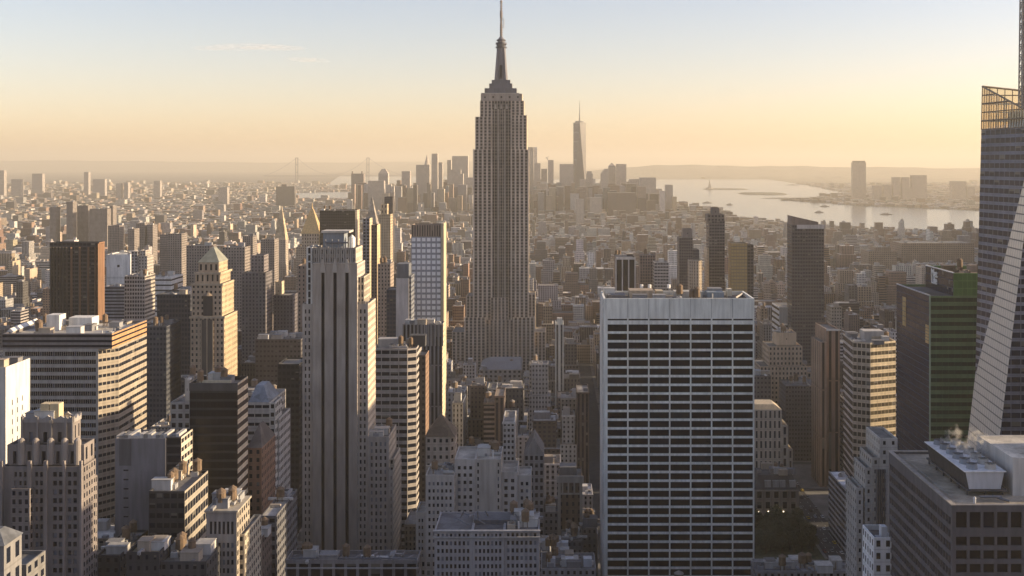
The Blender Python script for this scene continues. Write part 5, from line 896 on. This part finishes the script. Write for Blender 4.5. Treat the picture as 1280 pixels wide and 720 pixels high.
# ---------------------------------------------------------------- the ordinary city
def inside(x, y, poly):
    r = False; n = len(poly)
    for i in range(n):
        x1, y1 = poly[i]; x2, y2 = poly[i - 1]
        if (y1 > y) != (y2 > y) and x < (x2 - x1) * (y - y1) / (y2 - y1) + x1: r = not r
    return r
def wet(x, y): return (inside(x, y, BAY) and not inside(x, y, JER)) or inside(x, y, RIV) or inside(x, y, RIV2)
def top_limit(pa, pb, Y):
    lim = 0
    for (a, c_, t, y_, b_) in OCC:
        if b_.vb and y_ > Y and a < pb - .5 and c_ > pa + .5: lim = max(lim, b_.vb)
    if Y < 800 and pa < 1068 and pb > 942: lim = max(lim, 716)
    return lim
PAL = [((.31, .24, .175), 'tan'), ((.36, .3, .23), 'buff'), ((.2, .13, .095), 'brown'), ((.19, .125, .095), 'brick'), ((.26, .25, .245), 'grey'), ((.4, .38, .355), 'pale grey'), ((.12, .11, .11), 'dark'), ((.5, .47, .43), 'cream'), ((.16, .12, .1), 'dark brown'), ((.28, .215, .17), 'sandy')]
RPAL = [((.14, .135, .13), 'black tar'), ((.24, .22, .2), 'gravel'), ((.42, .39, .35), 'pale'), ((.3, .25, .2), 'tan'), ((.55, .53, .5), 'white'), ((.18, .175, .18), 'grey')]
LOTS = []
def lot(x0, x1, y0, y1, h, far_=False):
    pa, pb = min(VX + F * x0 / y0, VX + F * x0 / y1), max(VX + F * x1 / y0, VX + F * x1 / y1)
    lim = top_limit(pa, pb, y0) if -30 < pb and pa < 1310 else 0
    if lim: h = min(h, Z(lim, y0) - R.uniform(0, 5) - (7 if y0 < 690 else 0))
    if h < 6:
        if y0 < 690: return
        h = R.uniform(4, 7)
        if lim and Z(lim, y0) < 5: return
    c, cn = R.choice(PAL); j = R.uniform(.82, 1.18) * (1.12 if 1300 < y0 < 3700 else 1.0); c = tuple(min(.72, q * j * R.uniform(.96, 1.04)) for q in c); rc, rn = R.choice(RPAL)
    if y0 < 1350: m_ = sum(c) / 3; c = tuple((q * .55 + m_ * .45) * .82 for q in c)  # nearer walls greyed and darkened: street shade in the colour
    st = R.random()
    s = S(c, R.choice([DK, DK, (.03, .03, .035), (.04, .045, .06)]), R.uniform(2.4, 3.6), R.uniform(3.2, 4.1), R.uniform(.36, .58), R.uniform(.42, .58), R.choice([1, 1, .8, .6]))
    if st < .12: s['ww'] = 1.0; s['wh'] = R.uniform(.4, .55)
    elif st < .22: s['wh'] = .97; s['ww'] = R.uniform(.4, .6)
    blank = R.random() < .3
    LOTS.append(dict(x0=x0, x1=x1, y0=y0, y1=y1, h=h, s=s, cn=cn, rc=rc, rn=rn, pa=pa, pb=pb, pt=HY + F * (CZ - h) / y0, blank=blank, far=far_, vis=0))
AV = [190 + 190 * k for k in range(-22, 25)]; AV[AV.index(0)] = 40
AV0 = list(AV)
y = 330
while y < 3700:
    ys0, ys1 = y + 8, y + 70
    if y > 1400: sh = R.uniform(-90, 90); AV = [q + sh for q in AV0]
    for k in range(len(AV) - 1):
        bx0, bx1 = AV[k] + 13, AV[k + 1] - 13
        pa, pb = VX + F * bx0 / ys1, VX + F * bx1 / ys1
        if max(pb, VX + F * bx1 / ys0) < -25 or bx0 > .4275 * ys0 + 700: continue
        bh = max(14, R.gauss(46, 13)) if y < 1300 else max(12, R.gauss(37, 11)) if y < 2400 else max(10, R.gauss(25, 7))
        for (ra, rb) in ((ys0, (ys0 + ys1) / 2 - .6), ((ys0 + ys1) / 2 + .6, ys1)):
            x = bx0
            while x < bx1 - 8:
                wd = R.choice([7, 8, 10, 12, 15, 18, 23] if 640 < y < 1350 else [9, 13, 16, 20, 24, 30, 38]); x2 = min(bx1, x + wd)
                if bx1 - x2 < 8: x2 = bx1
                off = (VX + F * x / rb) > 1285
                if off: h = R.uniform(15, 35) if 715 < y < 900 else R.uniform(40, 150) if R.random() < .75 else R.uniform(130, 220)  # unseen blocks at right shape the shade; a low stretch lets sun through
                elif y < 1300: h = bh * R.uniform(.62, 1.3); h = R.uniform(65, 110) if R.random() < .12 else h
                elif y < 2400: h = bh * R.uniform(.65, 1.3); h = R.uniform(50, 95) if R.random() < .12 else h
                else: h = bh * R.uniform(.7, 1.3); h = R.uniform(38, 75) if R.random() < .07 else h
                if not off and x < -350 and R.random() < .06 and y < 2600: h *= 1.4
                yb = ra + (rb - ra) * R.uniform(0, .04); yc = rb - (rb - ra) * R.choice([0, 0, 0, .15, .3])
                cx, cy = (x + x2) / 2, (yb + yc) / 2
                hit = any(f[0] - 1.5 < x2 and f[1] + 1.5 > x and f[2] - 1.5 < yc and f[3] + 1.5 > yb for f in FOOT)
                park = 60 < cx < 182 and 640 < cy < 830
                avenue = 172 < x2 and x < 208 and y < 2600
                if not hit and not park and not avenue and not wet(cx, cy) and R.random() > .02: lot(x + .02, x2 - .02, yb, yc, h)
                x = x2
    y += 78
y = 3720
while y < 13500:
    st = 44 + (y - 3700) * .0055; x = X(-30, y)
    while x < X(1310, y):
        wd = st * R.uniform(.35, .95); cx, cy = x + wd / 2, y + st * .4
        man = -1150 < cx < 760 and y < 7000
        if man: h = R.uniform(22, 60) if 4200 < y else R.uniform(16, 40); h = R.uniform(60, 165) if (4700 < y < 6700 and -1000 < cx < 480 and R.random() < (.45 if cx > -500 else .2)) else h
        else: h = R.uniform(8, 20); h = R.uniform(25, 52) if R.random() < .03 else h
        if not wet(cx, cy) and R.random() < .86: lot(x, x + wd - R.uniform(2, 9), y + R.uniform(0, 8), y + st * R.uniform(.5, .85), h, True)
        x += wd
    y += st
# which of them the picture shows most of: sweep from near to far keeping the skyline so far
events = [(o[3], max(0, int(o[0] + .5)), min(1280, int(o[1] + .5)), o[2], None) for o in OCC] + [(l['y0'], max(0, int(l['pa'] + .5)), min(1280, int(l['pb'] + .5)), l['pt'], l) for l in LOTS]
events.sort(key=lambda t: t[0]); line = [720.0] * 1280
for yy, a, c_, t, l in events:
    v = 0
    for q in range(a, c_):
        if t < line[q]: v += line[q] - t; line[q] = t
    if l: l['vis'] = v
near = sorted([l for l in LOTS if not l['far'] and l['vis'] > 0], key=lambda l: -l['vis'])[:290]
for l in near: l['own'] = True
def rooftop(l, W, RF, out):
    """lift house, tank, vents; out(name) gives the mesh each goes into"""
    x0, x1, y0, y1, h = l['x0'], l['x1'], l['y0'], l['y1'], l['h']; c = l['s']['col']; z = h - l['pp']
    if x1 - x0 < 7 or y1 - y0 < 9: return
    r = random.Random(int(x0 * 13 + y0 * 7)); l['tank'] = l['house'] = False
    if r.random() < .72:
        m = out('lift_house'); a, b_ = r.uniform(2, min(6, (x1 - x0) / 3)), r.uniform(2, 4.5); cx, cy = r.uniform(x0 + a + .7, x1 - a - .7), r.uniform(y0 + b_ + .7, y1 - b_ - .7); hh = r.uniform(2.6, 6); l['house'] = True
        m.box(cx - a, cx + a, cy - b_, cy + b_, z, z + hh, 'p', r.choice([c, (.4, .38, .36), (.25, .24, .24)]), top=('r', l['rc']))
    if l['y0'] < 2300 and r.random() < .42:
        m = out('water_tank'); cx, cy = r.uniform(x0 + 2.5, x1 - 2.5), r.uniform(y0 + 2.5, y1 - 2.5); l['tank'] = True; q = r.uniform(1.5, 2.3); zz = z + r.uniform(2, 4)
        for k in range(4): a = math.pi / 4 + k * math.pi / 2; m.box(cx + q * .75 * math.cos(a) - .15, cx + q * .75 * math.cos(a) + .15, cy + q * .75 * math.sin(a) - .15, cy + q * .75 * math.sin(a) + .15, z, zz, 'p', (.12, .11, .1))
        m.cyl(cx, cy, zz, zz + 4, q, q * .96, 9, c=(.2, .15, .11)); m.cyl(cx, cy, zz + 4, zz + 5.3, q * 1.08, .1, 9, c=(.22, .2, .18))
    if l['y0'] < 1500:
        for k in range(r.randint(1, 4)):
            m = out('cooling_unit'); cx, cy = r.uniform(x0 + 2, x1 - 2), r.uniform(y0 + 2, y1 - 2); a = r.uniform(.6, 1.6); m.box(cx - a, cx + a, cy - a * .8, cy + a * .8, z, z + r.uniform(1, 2.2), 'p', r.choice([(.5, .49, .48), (.3, .3, .31), (.18, .18, .19)]))
def lotmesh(l, W, RF):
    P = [(l['x0'], l['y0']), (l['x1'], l['y0']), (l['x1'], l['y1']), (l['x0'], l['y1'])]; s = l['s']; bl = dict(col=tuple(q * .95 for q in s['col']), blank=True)
    l['pp'] = 0 if l['far'] or l['y0'] > 2000 else .9; sd_ = {1: bl} if l['blank'] else {}
    h = l['h']
    if (h > 58 or (h > 26 and l['y0'] < 1350 and int(l['x0'] * 7) % 3 == 0)) and not l['far'] and l['x1'] - l['x0'] > 11:           # wedding cake setbacks
        q = .72; dx, dy = (l['x1'] - l['x0']) * .12, (l['y1'] - l['y0']) * .12
        prism(W, RF, P, 0, h * q, s, parapet=0, roofcol=l['rc'], sides=sd_); P = [(P[0][0] + dx, P[0][1] + dy), (P[1][0] - dx, P[1][1] + dy), (P[2][0] - dx, P[2][1] - dy), (P[3][0] + dx, P[3][1] - dy)]
        l['x0'] += dx; l['x1'] -= dx; l['y0'] += dy; l['y1'] -= dy; l['set'] = True
        prism(W, RF, P, h * q, h, s, parapet=l['pp'], roofcol=l['rc'], sides=sd_); return
    prism(W, RF, P, 0, h, s, parapet=l['pp'], roofcol=l['rc'], sides=sd_)
mass = MB()
# the midtown blocks round and behind the viewpoint, outside the picture, that close off the sky over the nearer streets
yb = -700
while yb < 330:
    xb = -900
    while xb < 900:
        wd = R.uniform(30, 60); h = R.uniform(70, 190)
        if yb > -90:
            pa, pb = VX + F * xb / max(8, yb + 60), VX + F * (xb + wd) / max(8, yb + 60)
            if pb > -60 and pa < 1340 or abs(xb + wd / 2) < 130: h = min(h, max(30, CZ - 545 * (yb + 64) / F - 8), 150)
        if abs(xb + wd / 2) < 40 and -110 < yb < 60: h = 30
        hit = any(f[0] - 3 < xb + wd and f[1] + 3 > xb and f[2] - 3 < yb + 58 and f[3] + 3 > yb for f in FOOT)
        if not hit: c, cn = R.choice(PAL); prism(mass, mass, [(xb, yb), (xb + wd - 3, yb), (xb + wd - 3, yb + 56), (xb, yb + 56)], 0, h, S(tuple(q * .8 for q in c), DK, 3, 3.8, .5, .55), parapet=0)
        xb += wd
    yb += 74
for q in ((250, 300, 378, 430, 232), (225, 262, 445, 500, 190)): prism(mass, mass, [(q[0], q[2]), (q[1], q[2]), (q[1], q[3]), (q[0], q[3])], 0, q[4], S(GREY, DK, 3, 3.8, .6, .55), parapet=0)  # two unseen towers added at right to shade the left foreground
for l in LOTS:
    if l.get('own'): continue
    if l['vis'] == 0 and l['pa'] < 1285 and not l['far'] and l['y0'] < 690: pass
    lotmesh(l, mass, mass)
    if not l['far'] and l['pa'] < 1290: rooftop(l, mass, mass, lambda n: mass)
mo = mass.build('city_buildings'); mo['kind'] = 'stuff'; tag(mo, 'mass of countless low city buildings fading into the haze', 'buildings')

lmr = []
for b_ in LAND:
    if b_.lm: lmr.append((min(t[0] for t in b_.tiers), max(t[1] for t in b_.tiers), min(t[2] for t in b_.tiers), b_.vb or 260, min(t[3] for t in b_.tiers), b_.lm))
def relation(gx, gy, Y):
    best = []
    for a, c_, t, v, yl, nm in lmr:
        if a < -20 or nm == 'pipe-edged grey roof': continue
        dx = max(a - gx, gx - c_, 0); dy = max(t - gy, gy - v, 0); d = math.hypot(dx, dy * 1.2)
        if dx > 0 and dx >= dy: rel = ('just ' if dx < 22 else '') + ('left of' if gx < a else 'right of')
        elif gy >= v: rel = 'below'
        elif gy <= t: rel = 'above'
        else: rel = 'behind' if Y > yl else 'in front of'
        if rel in ('behind', 'in front of'): d += 40
        best.append((d, rel + ' the ' + nm))
    best.sort(); return [q[1] for q in best[:4]]
seen = {}
for l in near:
    h, wd = l['h'], l['x1'] - l['x0']
    size = 'tall' if h > 72 else 'low' if h < 22 else 'narrow' if wd < 12 else 'wide' if wd > 29 else 'square'
    kind, nm = (('apartment tower', 'apartment_tower') if h > 72 else ('office block', 'office_block') if l['s']['ww'] > .9 or l['s']['wh'] > .9 else ('loft', 'loft_building') if l['cn'] in ('buff', 'pale grey', 'cream', 'grey') else ('apartment block', 'apartment_block'))
    W, RF = MB(), MB(); x, yv = (l['x0'] + l['x1']) / 2, (l['y0'] + l['y1']) / 2
    lotmesh(l, W, RF); extra = []
    def out(n, extra=extra): q = MB(); extra.append((n, q)); return q
    l['tank'] = l['house'] = False; rooftop(l, W, RF, out)
    e = bpy.data.objects.new(nm, None); COL.objects.link(e); e.location = (x, yv, 0); W.build('wall', e, e.location); [q.build('roof', e, e.location) for q in pieces(RF)]
    if l['y0'] < 1600 and R.random() < .6 and l['blank'] is False or l['y0'] < 900:
        q = MB(); t = l['h']; o = R.uniform(.25, .7); kk_ = R.choice([.7, 1.15, 1.3]); c = tuple(min(.75, v * kk_) for v in l['s']['col']); q.box(l['x0'] - o, l['x1'] + o, l['y0'] - o, l['y0'] - .02, t - R.uniform(.8, 1.6), t + .12, 'p', c, True); extra.append(('cornice', q))
        if R.random() < .4: q = MB(); t = l['h'] * R.uniform(.72, .86); q.box(l['x0'] + .1, l['x1'] - .1, l['y0'] - .35, l['y0'] - .02, t, t + .6, 'p', c, True); (extra.append(('string_course', q)) if not l.get('set') else None)
    for n, q in extra: q.build(n, e, e.location)
    gx, gy = (l['pa'] + l['pb']) / 2, l['pt'] + 4
    l['e'] = e; l['base'] = '%s %s %s' % (size, l['cn'], kind); l['feat'] = 'water tank' if l['tank'] else 'roof house' if l['house'] else l['rn'] + ' flat roof'
    l['rel'] = relation(gx, gy, l['y0']); l['gx'] = gx; e['category'] = 'apartment building' if 'apartment' in kind else 'office building'; e['group'] = 'ordinary city buildings between the landmarks'
def trim(t): 
    return t if len(t.split()) <= 16 else t
def words(l, k): return '%s with %s %s' % (l['base'], l['feat'], l['rel'][0]) if k == 0 else '%s with %s %s, %s' % (l['base'], l['feat'], l['rel'][0], l['rel'][k])
cnt = {}
for l in near: cnt.setdefault(words(l, 0), []).append(l)
ORD = ['nearest', 'second nearest', 'third nearest', 'fourth nearest', 'fifth nearest', 'sixth nearest', 'seventh nearest', 'eighth nearest']
for lab, ls in cnt.items():
    ls.sort(key=lambda l: l['y0'])
    for i, l in enumerate(ls):
        t = lab if len(ls) == 1 else '%s, %s' % (lab, ORD[min(i, 7)])
        if len(t.split()) > 16: t = t.replace(' flat roof', ' roof').replace(' apartment block', ' block').replace('tower crown', 'tower').replace(' apartment tower', ' tower').replace('black tar', 'black')
        l['e']['label'] = t

# pavements, avenue, markings
m = MB(); y = 330
while y < 1900:
    for k in range(len(AV0) - 1):
        AV = AV0; bx0, bx1 = AV[k] + 9, AV[k + 1] - 9
        if VX + F * bx1 / (y + 74) < -20 or VX + F * bx0 / (y + 4) > 1300: continue
        m.box(bx0, bx1, y + 4, y + 74, 0, .14)
    y += 78
m.build('pavement', mat=mpave)['kind'] = 'structure'
m = MB()
for xq in (184.5, 190, 195.5):
    for k in range(80): m.face([(xq - .08, 690 + k * 9, .004), (xq + .08, 690 + k * 9, .004), (xq + .08, 693 + k * 9, .004), (xq - .08, 693 + k * 9, .004)])
m.build('road_marking', mat=mwhite)['kind'] = 'structure'
sheet('park_lawn', [(110, 700), (179, 700), (179, 797), (110, 797)], .15, simplemat('shaded_lawn', (.05, .06, .03), .95, 0, .4, .3))
# trees of the park
protos = []
for v in range(3):
    r = random.Random(40 + v); t = MB(); t.cyl(0, 0, 0, 4.5, .35, .22, 8)
    for k in range(7): a = k * .9 + v; t.bar((0, 0, 3.2 + k * .35), (math.cos(a) * r.uniform(1.6, 3), math.sin(a) * r.uniform(1.6, 3), r.uniform(6.5, 10)), .1)
    c = MB()
    for k in range(900):
        while True:
            p = Vector((r.uniform(-1, 1), r.uniform(-1, 1), r.uniform(-1, 1)))
            if p.length < 1 and p.length > .35 and r.random() < .35 + .65 * (math.sin(p.x * 5 + v) * math.sin(p.y * 5) > -.2): break
        q = Vector((p.x * 4.1, p.y * 4.1, 8.6 + p.z * 4.2)); u = Vector((r.gauss(0, 1), r.gauss(0, 1), r.gauss(0, 1))).normalized(); w_ = u.orthogonal().normalized(); s_ = r.uniform(.25, .55)
        c.face([q + u * s_, q + w_ * s_ * .7, q - u * s_, q - w_ * s_ * .7])
    e = bpy.data.objects.new('park_tree', None); COL.objects.link(e); tt = t.build('trunk', e, mat=mbark); cc_ = c.build('crown', e, mat=mtree); protos.append((e, tt, cc_))
k = 0
for ix in range(7):
    for iy in range(8):
        x, y = 134 + ix * 6.6 + R.uniform(-1.5, 1.5), 735 + iy * 7.6 + R.uniform(-2, 2)
        e, tt, cc_ = protos[k % 3]
        if k >= 3: n = e.copy(); COL.objects.link(n); a = tt.copy(); COL.objects.link(a); a.parent = n; a = cc_.copy(); COL.objects.link(a); a.parent = n; e = n
        k += 1; e.location = (x, y, .15); e.rotation_euler = (0, 0, R.uniform(0, 6.28)); s_ = R.uniform(.8, 1.25); e.scale = (s_, s_, s_)
        tag(e, 'dark leafy tree in the shaded park below the mansard-roofed stone block', 'tree', 'trees of the shaded park')
# cars on the avenue
CC = [((.6, .42, .05), 'yellow'), ((.65, .65, .66), 'white'), ((.03, .03, .035), 'black'), ((.3, .31, .33), 'silver'), ((.2, .03, .03), 'red')]
cp = []
for c, nm in CC:
    e = bpy.data.objects.new('car', None); COL.objects.link(e); m = MB()
    m.ext([(-.9, -2.25), (.9, -2.25), (.9, 2.25), (-.9, 2.25)], .35, .85, 'p', c, [(-.88, -2.2), (.88, -2.2), (.88, 2.2), (-.88, 2.2)]); bdy = m.build('body', e)
    m = MB(); m.ext([(-.82, -1.5), (.82, -1.5), (.82, 1.1), (-.82, 1.1)], .86, 1.45, 'p', (.03, .035, .04), [(-.66, -1.1), (.66, -1.1), (.66, .6), (-.66, .6)], top=('p', c)); cab = m.build('cabin', e)
    ws = []
    for sx in (-.8, .8):
        for sy in (-1.4, 1.4):
            m = MB(); m.ext([(sx - .11, sy - .2), (sx + .11, sy - .2), (sx + .11, sy + .2), (sx - .11, sy + .2)], .01, .33, 'p', (.02, .02, .02), [(sx - .11, sy - .3), (sx + .11, sy - .3), (sx + .11, sy + .3), (sx - .11, sy + .3)]); ws.append(m.build('wheel', e))
    cp.append((e, [bdy, cab] + ws, nm))
used = set()
for k in range(44):
    lane = (181.8, 187.2, 192.8, 198.2)[k % 4]; y = 712 + (k // 4) * 23 + R.uniform(-7, 7); ci = R.choice([0, 0, 0, 1, 1, 2, 2, 3, 3, 4]) if k > 4 else k
    e, ch, nm = cp[ci]
    if ci in used:
        n = e.copy(); COL.objects.link(n)
        for q in ch: a = q.copy(); COL.objects.link(a); a.parent = n
        e = n
    used.add(ci); e.location = (lane, y, .005); tag(e, 'tiny %s car driving along the shaded avenue right of the park' % nm, 'car', '%s cars on the shaded avenue' % nm)

# ---------------------------------------------------------------- window panes of the near buildings
pcache = {}
def hidden(px, py, Y):
    return any(o[3] < Y - 1.5 and o[0] < px < o[1] and o[2] < py for o in OCC)
for b_ in HERO:
    if not b_.panes: continue
    sc_ = []
    for p in b_.panes:
        px, py = prof(p, p[1]); ar = p[3] * p[4] * (F / p[1]) ** 2 * (abs(p[5]) if abs(p[5]) > .5 else abs(px - VX) / F)
        vis = -2 < px < 1282 and py < 722 and not hidden(px, py, p[1]); sc_.append((ar if vis else 0, p))
    sc_.sort(key=lambda t: -t[0]); rest = MB(); gmat = b_.panes[0][7]; n = 0
    for ar, p in sc_:
        x, y, z, w_, h, ux, uy, gm = p
        if ar > 5 and n < 100:
            n += 1; key = (round(w_, 2), round(h, 2), gm.name, round(ux, 2), round(uy, 2)); me = pcache.get(key)
            if not me:
                m = MB(); u = Vector((ux, uy)) * w_ / 2; nn = Vector((uy, -ux)) * .12
                q = [(-u.x, -u.y), (u.x, u.y), (u.x - nn.x, u.y - nn.y), (-u.x - nn.x, -u.y - nn.y)]; m.ext(q, -h / 2, h / 2); o = m.build('window', mat=gm); pcache[key] = me = o.data
            else: o = bpy.data.objects.new('window', me); COL.objects.link(o)
            o.parent = b_.e; o.location = (x - b_.org[0], y - b_.org[1], z)
        else:
            u = Vector((ux, uy)) * w_ / 2; rest.face([(x - u.x, y - u.y, z - h / 2), (x + u.x, y + u.y, z - h / 2), (x + u.x, y + u.y, z + h / 2), (x - u.x, y - u.y, z + h / 2)])
    o = rest.build('window', b_.e, b_.org, gmat)
    if o: o['kind'] = 'stuff'

# ---------------------------------------------------------------- air and steam
m = MB(); m.box(-63000, 63000, -4000, 63000, -1, 625, bottom=True)
mh = bpy.data.materials.new('air'); mh.use_nodes = True; nt = mh.node_tree; nt.nodes.clear(); ov = nt.nodes.new('ShaderNodeOutputMaterial'); pv = nt.nodes.new('ShaderNodeVolumePrincipled')
pv.inputs['Color'].default_value = (.97, .89, .73, 1); pv.inputs['Density'].default_value = HAZE; pv.inputs['Anisotropy'].default_value = .18
nt.links.new(pv.outputs[0], ov.inputs['Volume']); mh.cycles.homogeneous_volume = True
o = m.build('haze', mat=mh); o['kind'] = 'stuff'; o['label'] = 'warm pale haze thickening over the city with distance'
me = bpy.data.meshes.new('steam'); import bmesh
bm = bmesh.new()
for (px, py, Y, rx, rz) in ((1188, 552, 372, 3.0, 4), (1196, 548, 368, 2.6, 4.5), (1204, 560, 362, 2.8, 4), (1213, 566, 358, 3.6, 4.5), (1222, 556, 362, 4, 5.5), (1216, 580, 350, 2.6, 3)):
    vs = bmesh.ops.create_icosphere(bm, subdivisions=3, radius=1)['verts']
    for v in vs: d = 1 + .2 * math.sin(v.co.x * 5 + px) * math.cos(v.co.z * 4 + py); v.co = Vector((X(px, Y) + v.co.x * rx * d, Y + v.co.y * rx * d, Z(py, Y) + v.co.z * rz * d))
bm.to_mesh(me); bm.free(); so_ = bpy.data.objects.new('steam', me); COL.objects.link(so_); so_['kind'] = 'stuff'; so_['label'] = 'wispy golden steam drifting off the rooftop cooling tower'
ms = bpy.data.materials.new('steam'); ms.use_nodes = True; nt = ms.node_tree; nt.nodes.clear(); g = NG(nt); ov = g.n('ShaderNodeOutputMaterial'); pv = g.n('ShaderNodeVolumePrincipled'); pv.inputs['Color'].default_value = (1, .95, .88, 1); pv.inputs['Anisotropy'].default_value = .3
tcn = g.n('ShaderNodeNewGeometry').outputs['Position']; g.put(pv.inputs['Density'], g.remap(g.noise(tcn, .42, 6), .5, .75, 0, .45)); nt.links.new(pv.outputs[0], ov.inputs['Volume']); me.materials.append(ms)

# faint streaks of high cloud, far outside the haze
mc = bpy.data.materials.new('cloud'); mc.use_nodes = True; nt = mc.node_tree; nt.nodes.clear(); g = NG(nt); ov = g.n('ShaderNodeOutputMaterial'); pv = g.n('ShaderNodeVolumePrincipled'); pv.inputs['Color'].default_value = (1, .97, .95, 1)
gp = g.n('ShaderNodeNewGeometry').outputs['Position']; mpn = g.n('ShaderNodeMapping'); g.put(mpn.inputs[0], gp); mpn.inputs['Scale'].default_value = (1, 1, 5)
g.put(pv.inputs['Density'], g.remap(g.noise(mpn.outputs[0], .0022, 5), .42, .75, 0, .0004)); nt.links.new(pv.outputs[0], ov.inputs['Volume'])
for lab, (px, py, wpx, hpx, Yc, tilt) in zip(('faint thin streak of high cloud, longest of those at upper left', 'short faint cloud streak joining the long one at upper left', 'lowest faint cloud streak at upper left'), ((300, 59, 52, 3.2, 66000, .03), (345, 60, 38, 2.2, 67000, .0), (385, 75, 30, 1.8, 68000, -.02))):
    bm = bmesh.new(); vs = bmesh.ops.create_icosphere(bm, subdivisions=4, radius=1)['verts']; cx, cz = X(px, Yc), Z(py, Yc); kx = Yc / F
    for v in vs: q = v.co.copy(); d = 1 + .25 * math.sin(q.x * 4 + px) * math.cos(q.y * 3); v.co = Vector((cx + q.x * wpx * kx * d, Yc + q.y * 1500, cz + q.z * hpx * kx * d + q.x * wpx * kx * tilt))
    me = bpy.data.meshes.new('cloud'); bm.to_mesh(me); bm.free(); me.materials.append(mc); o = bpy.data.objects.new('cloud', me); COL.objects.link(o); o['kind'] = 'stuff'; o['label'] = lab
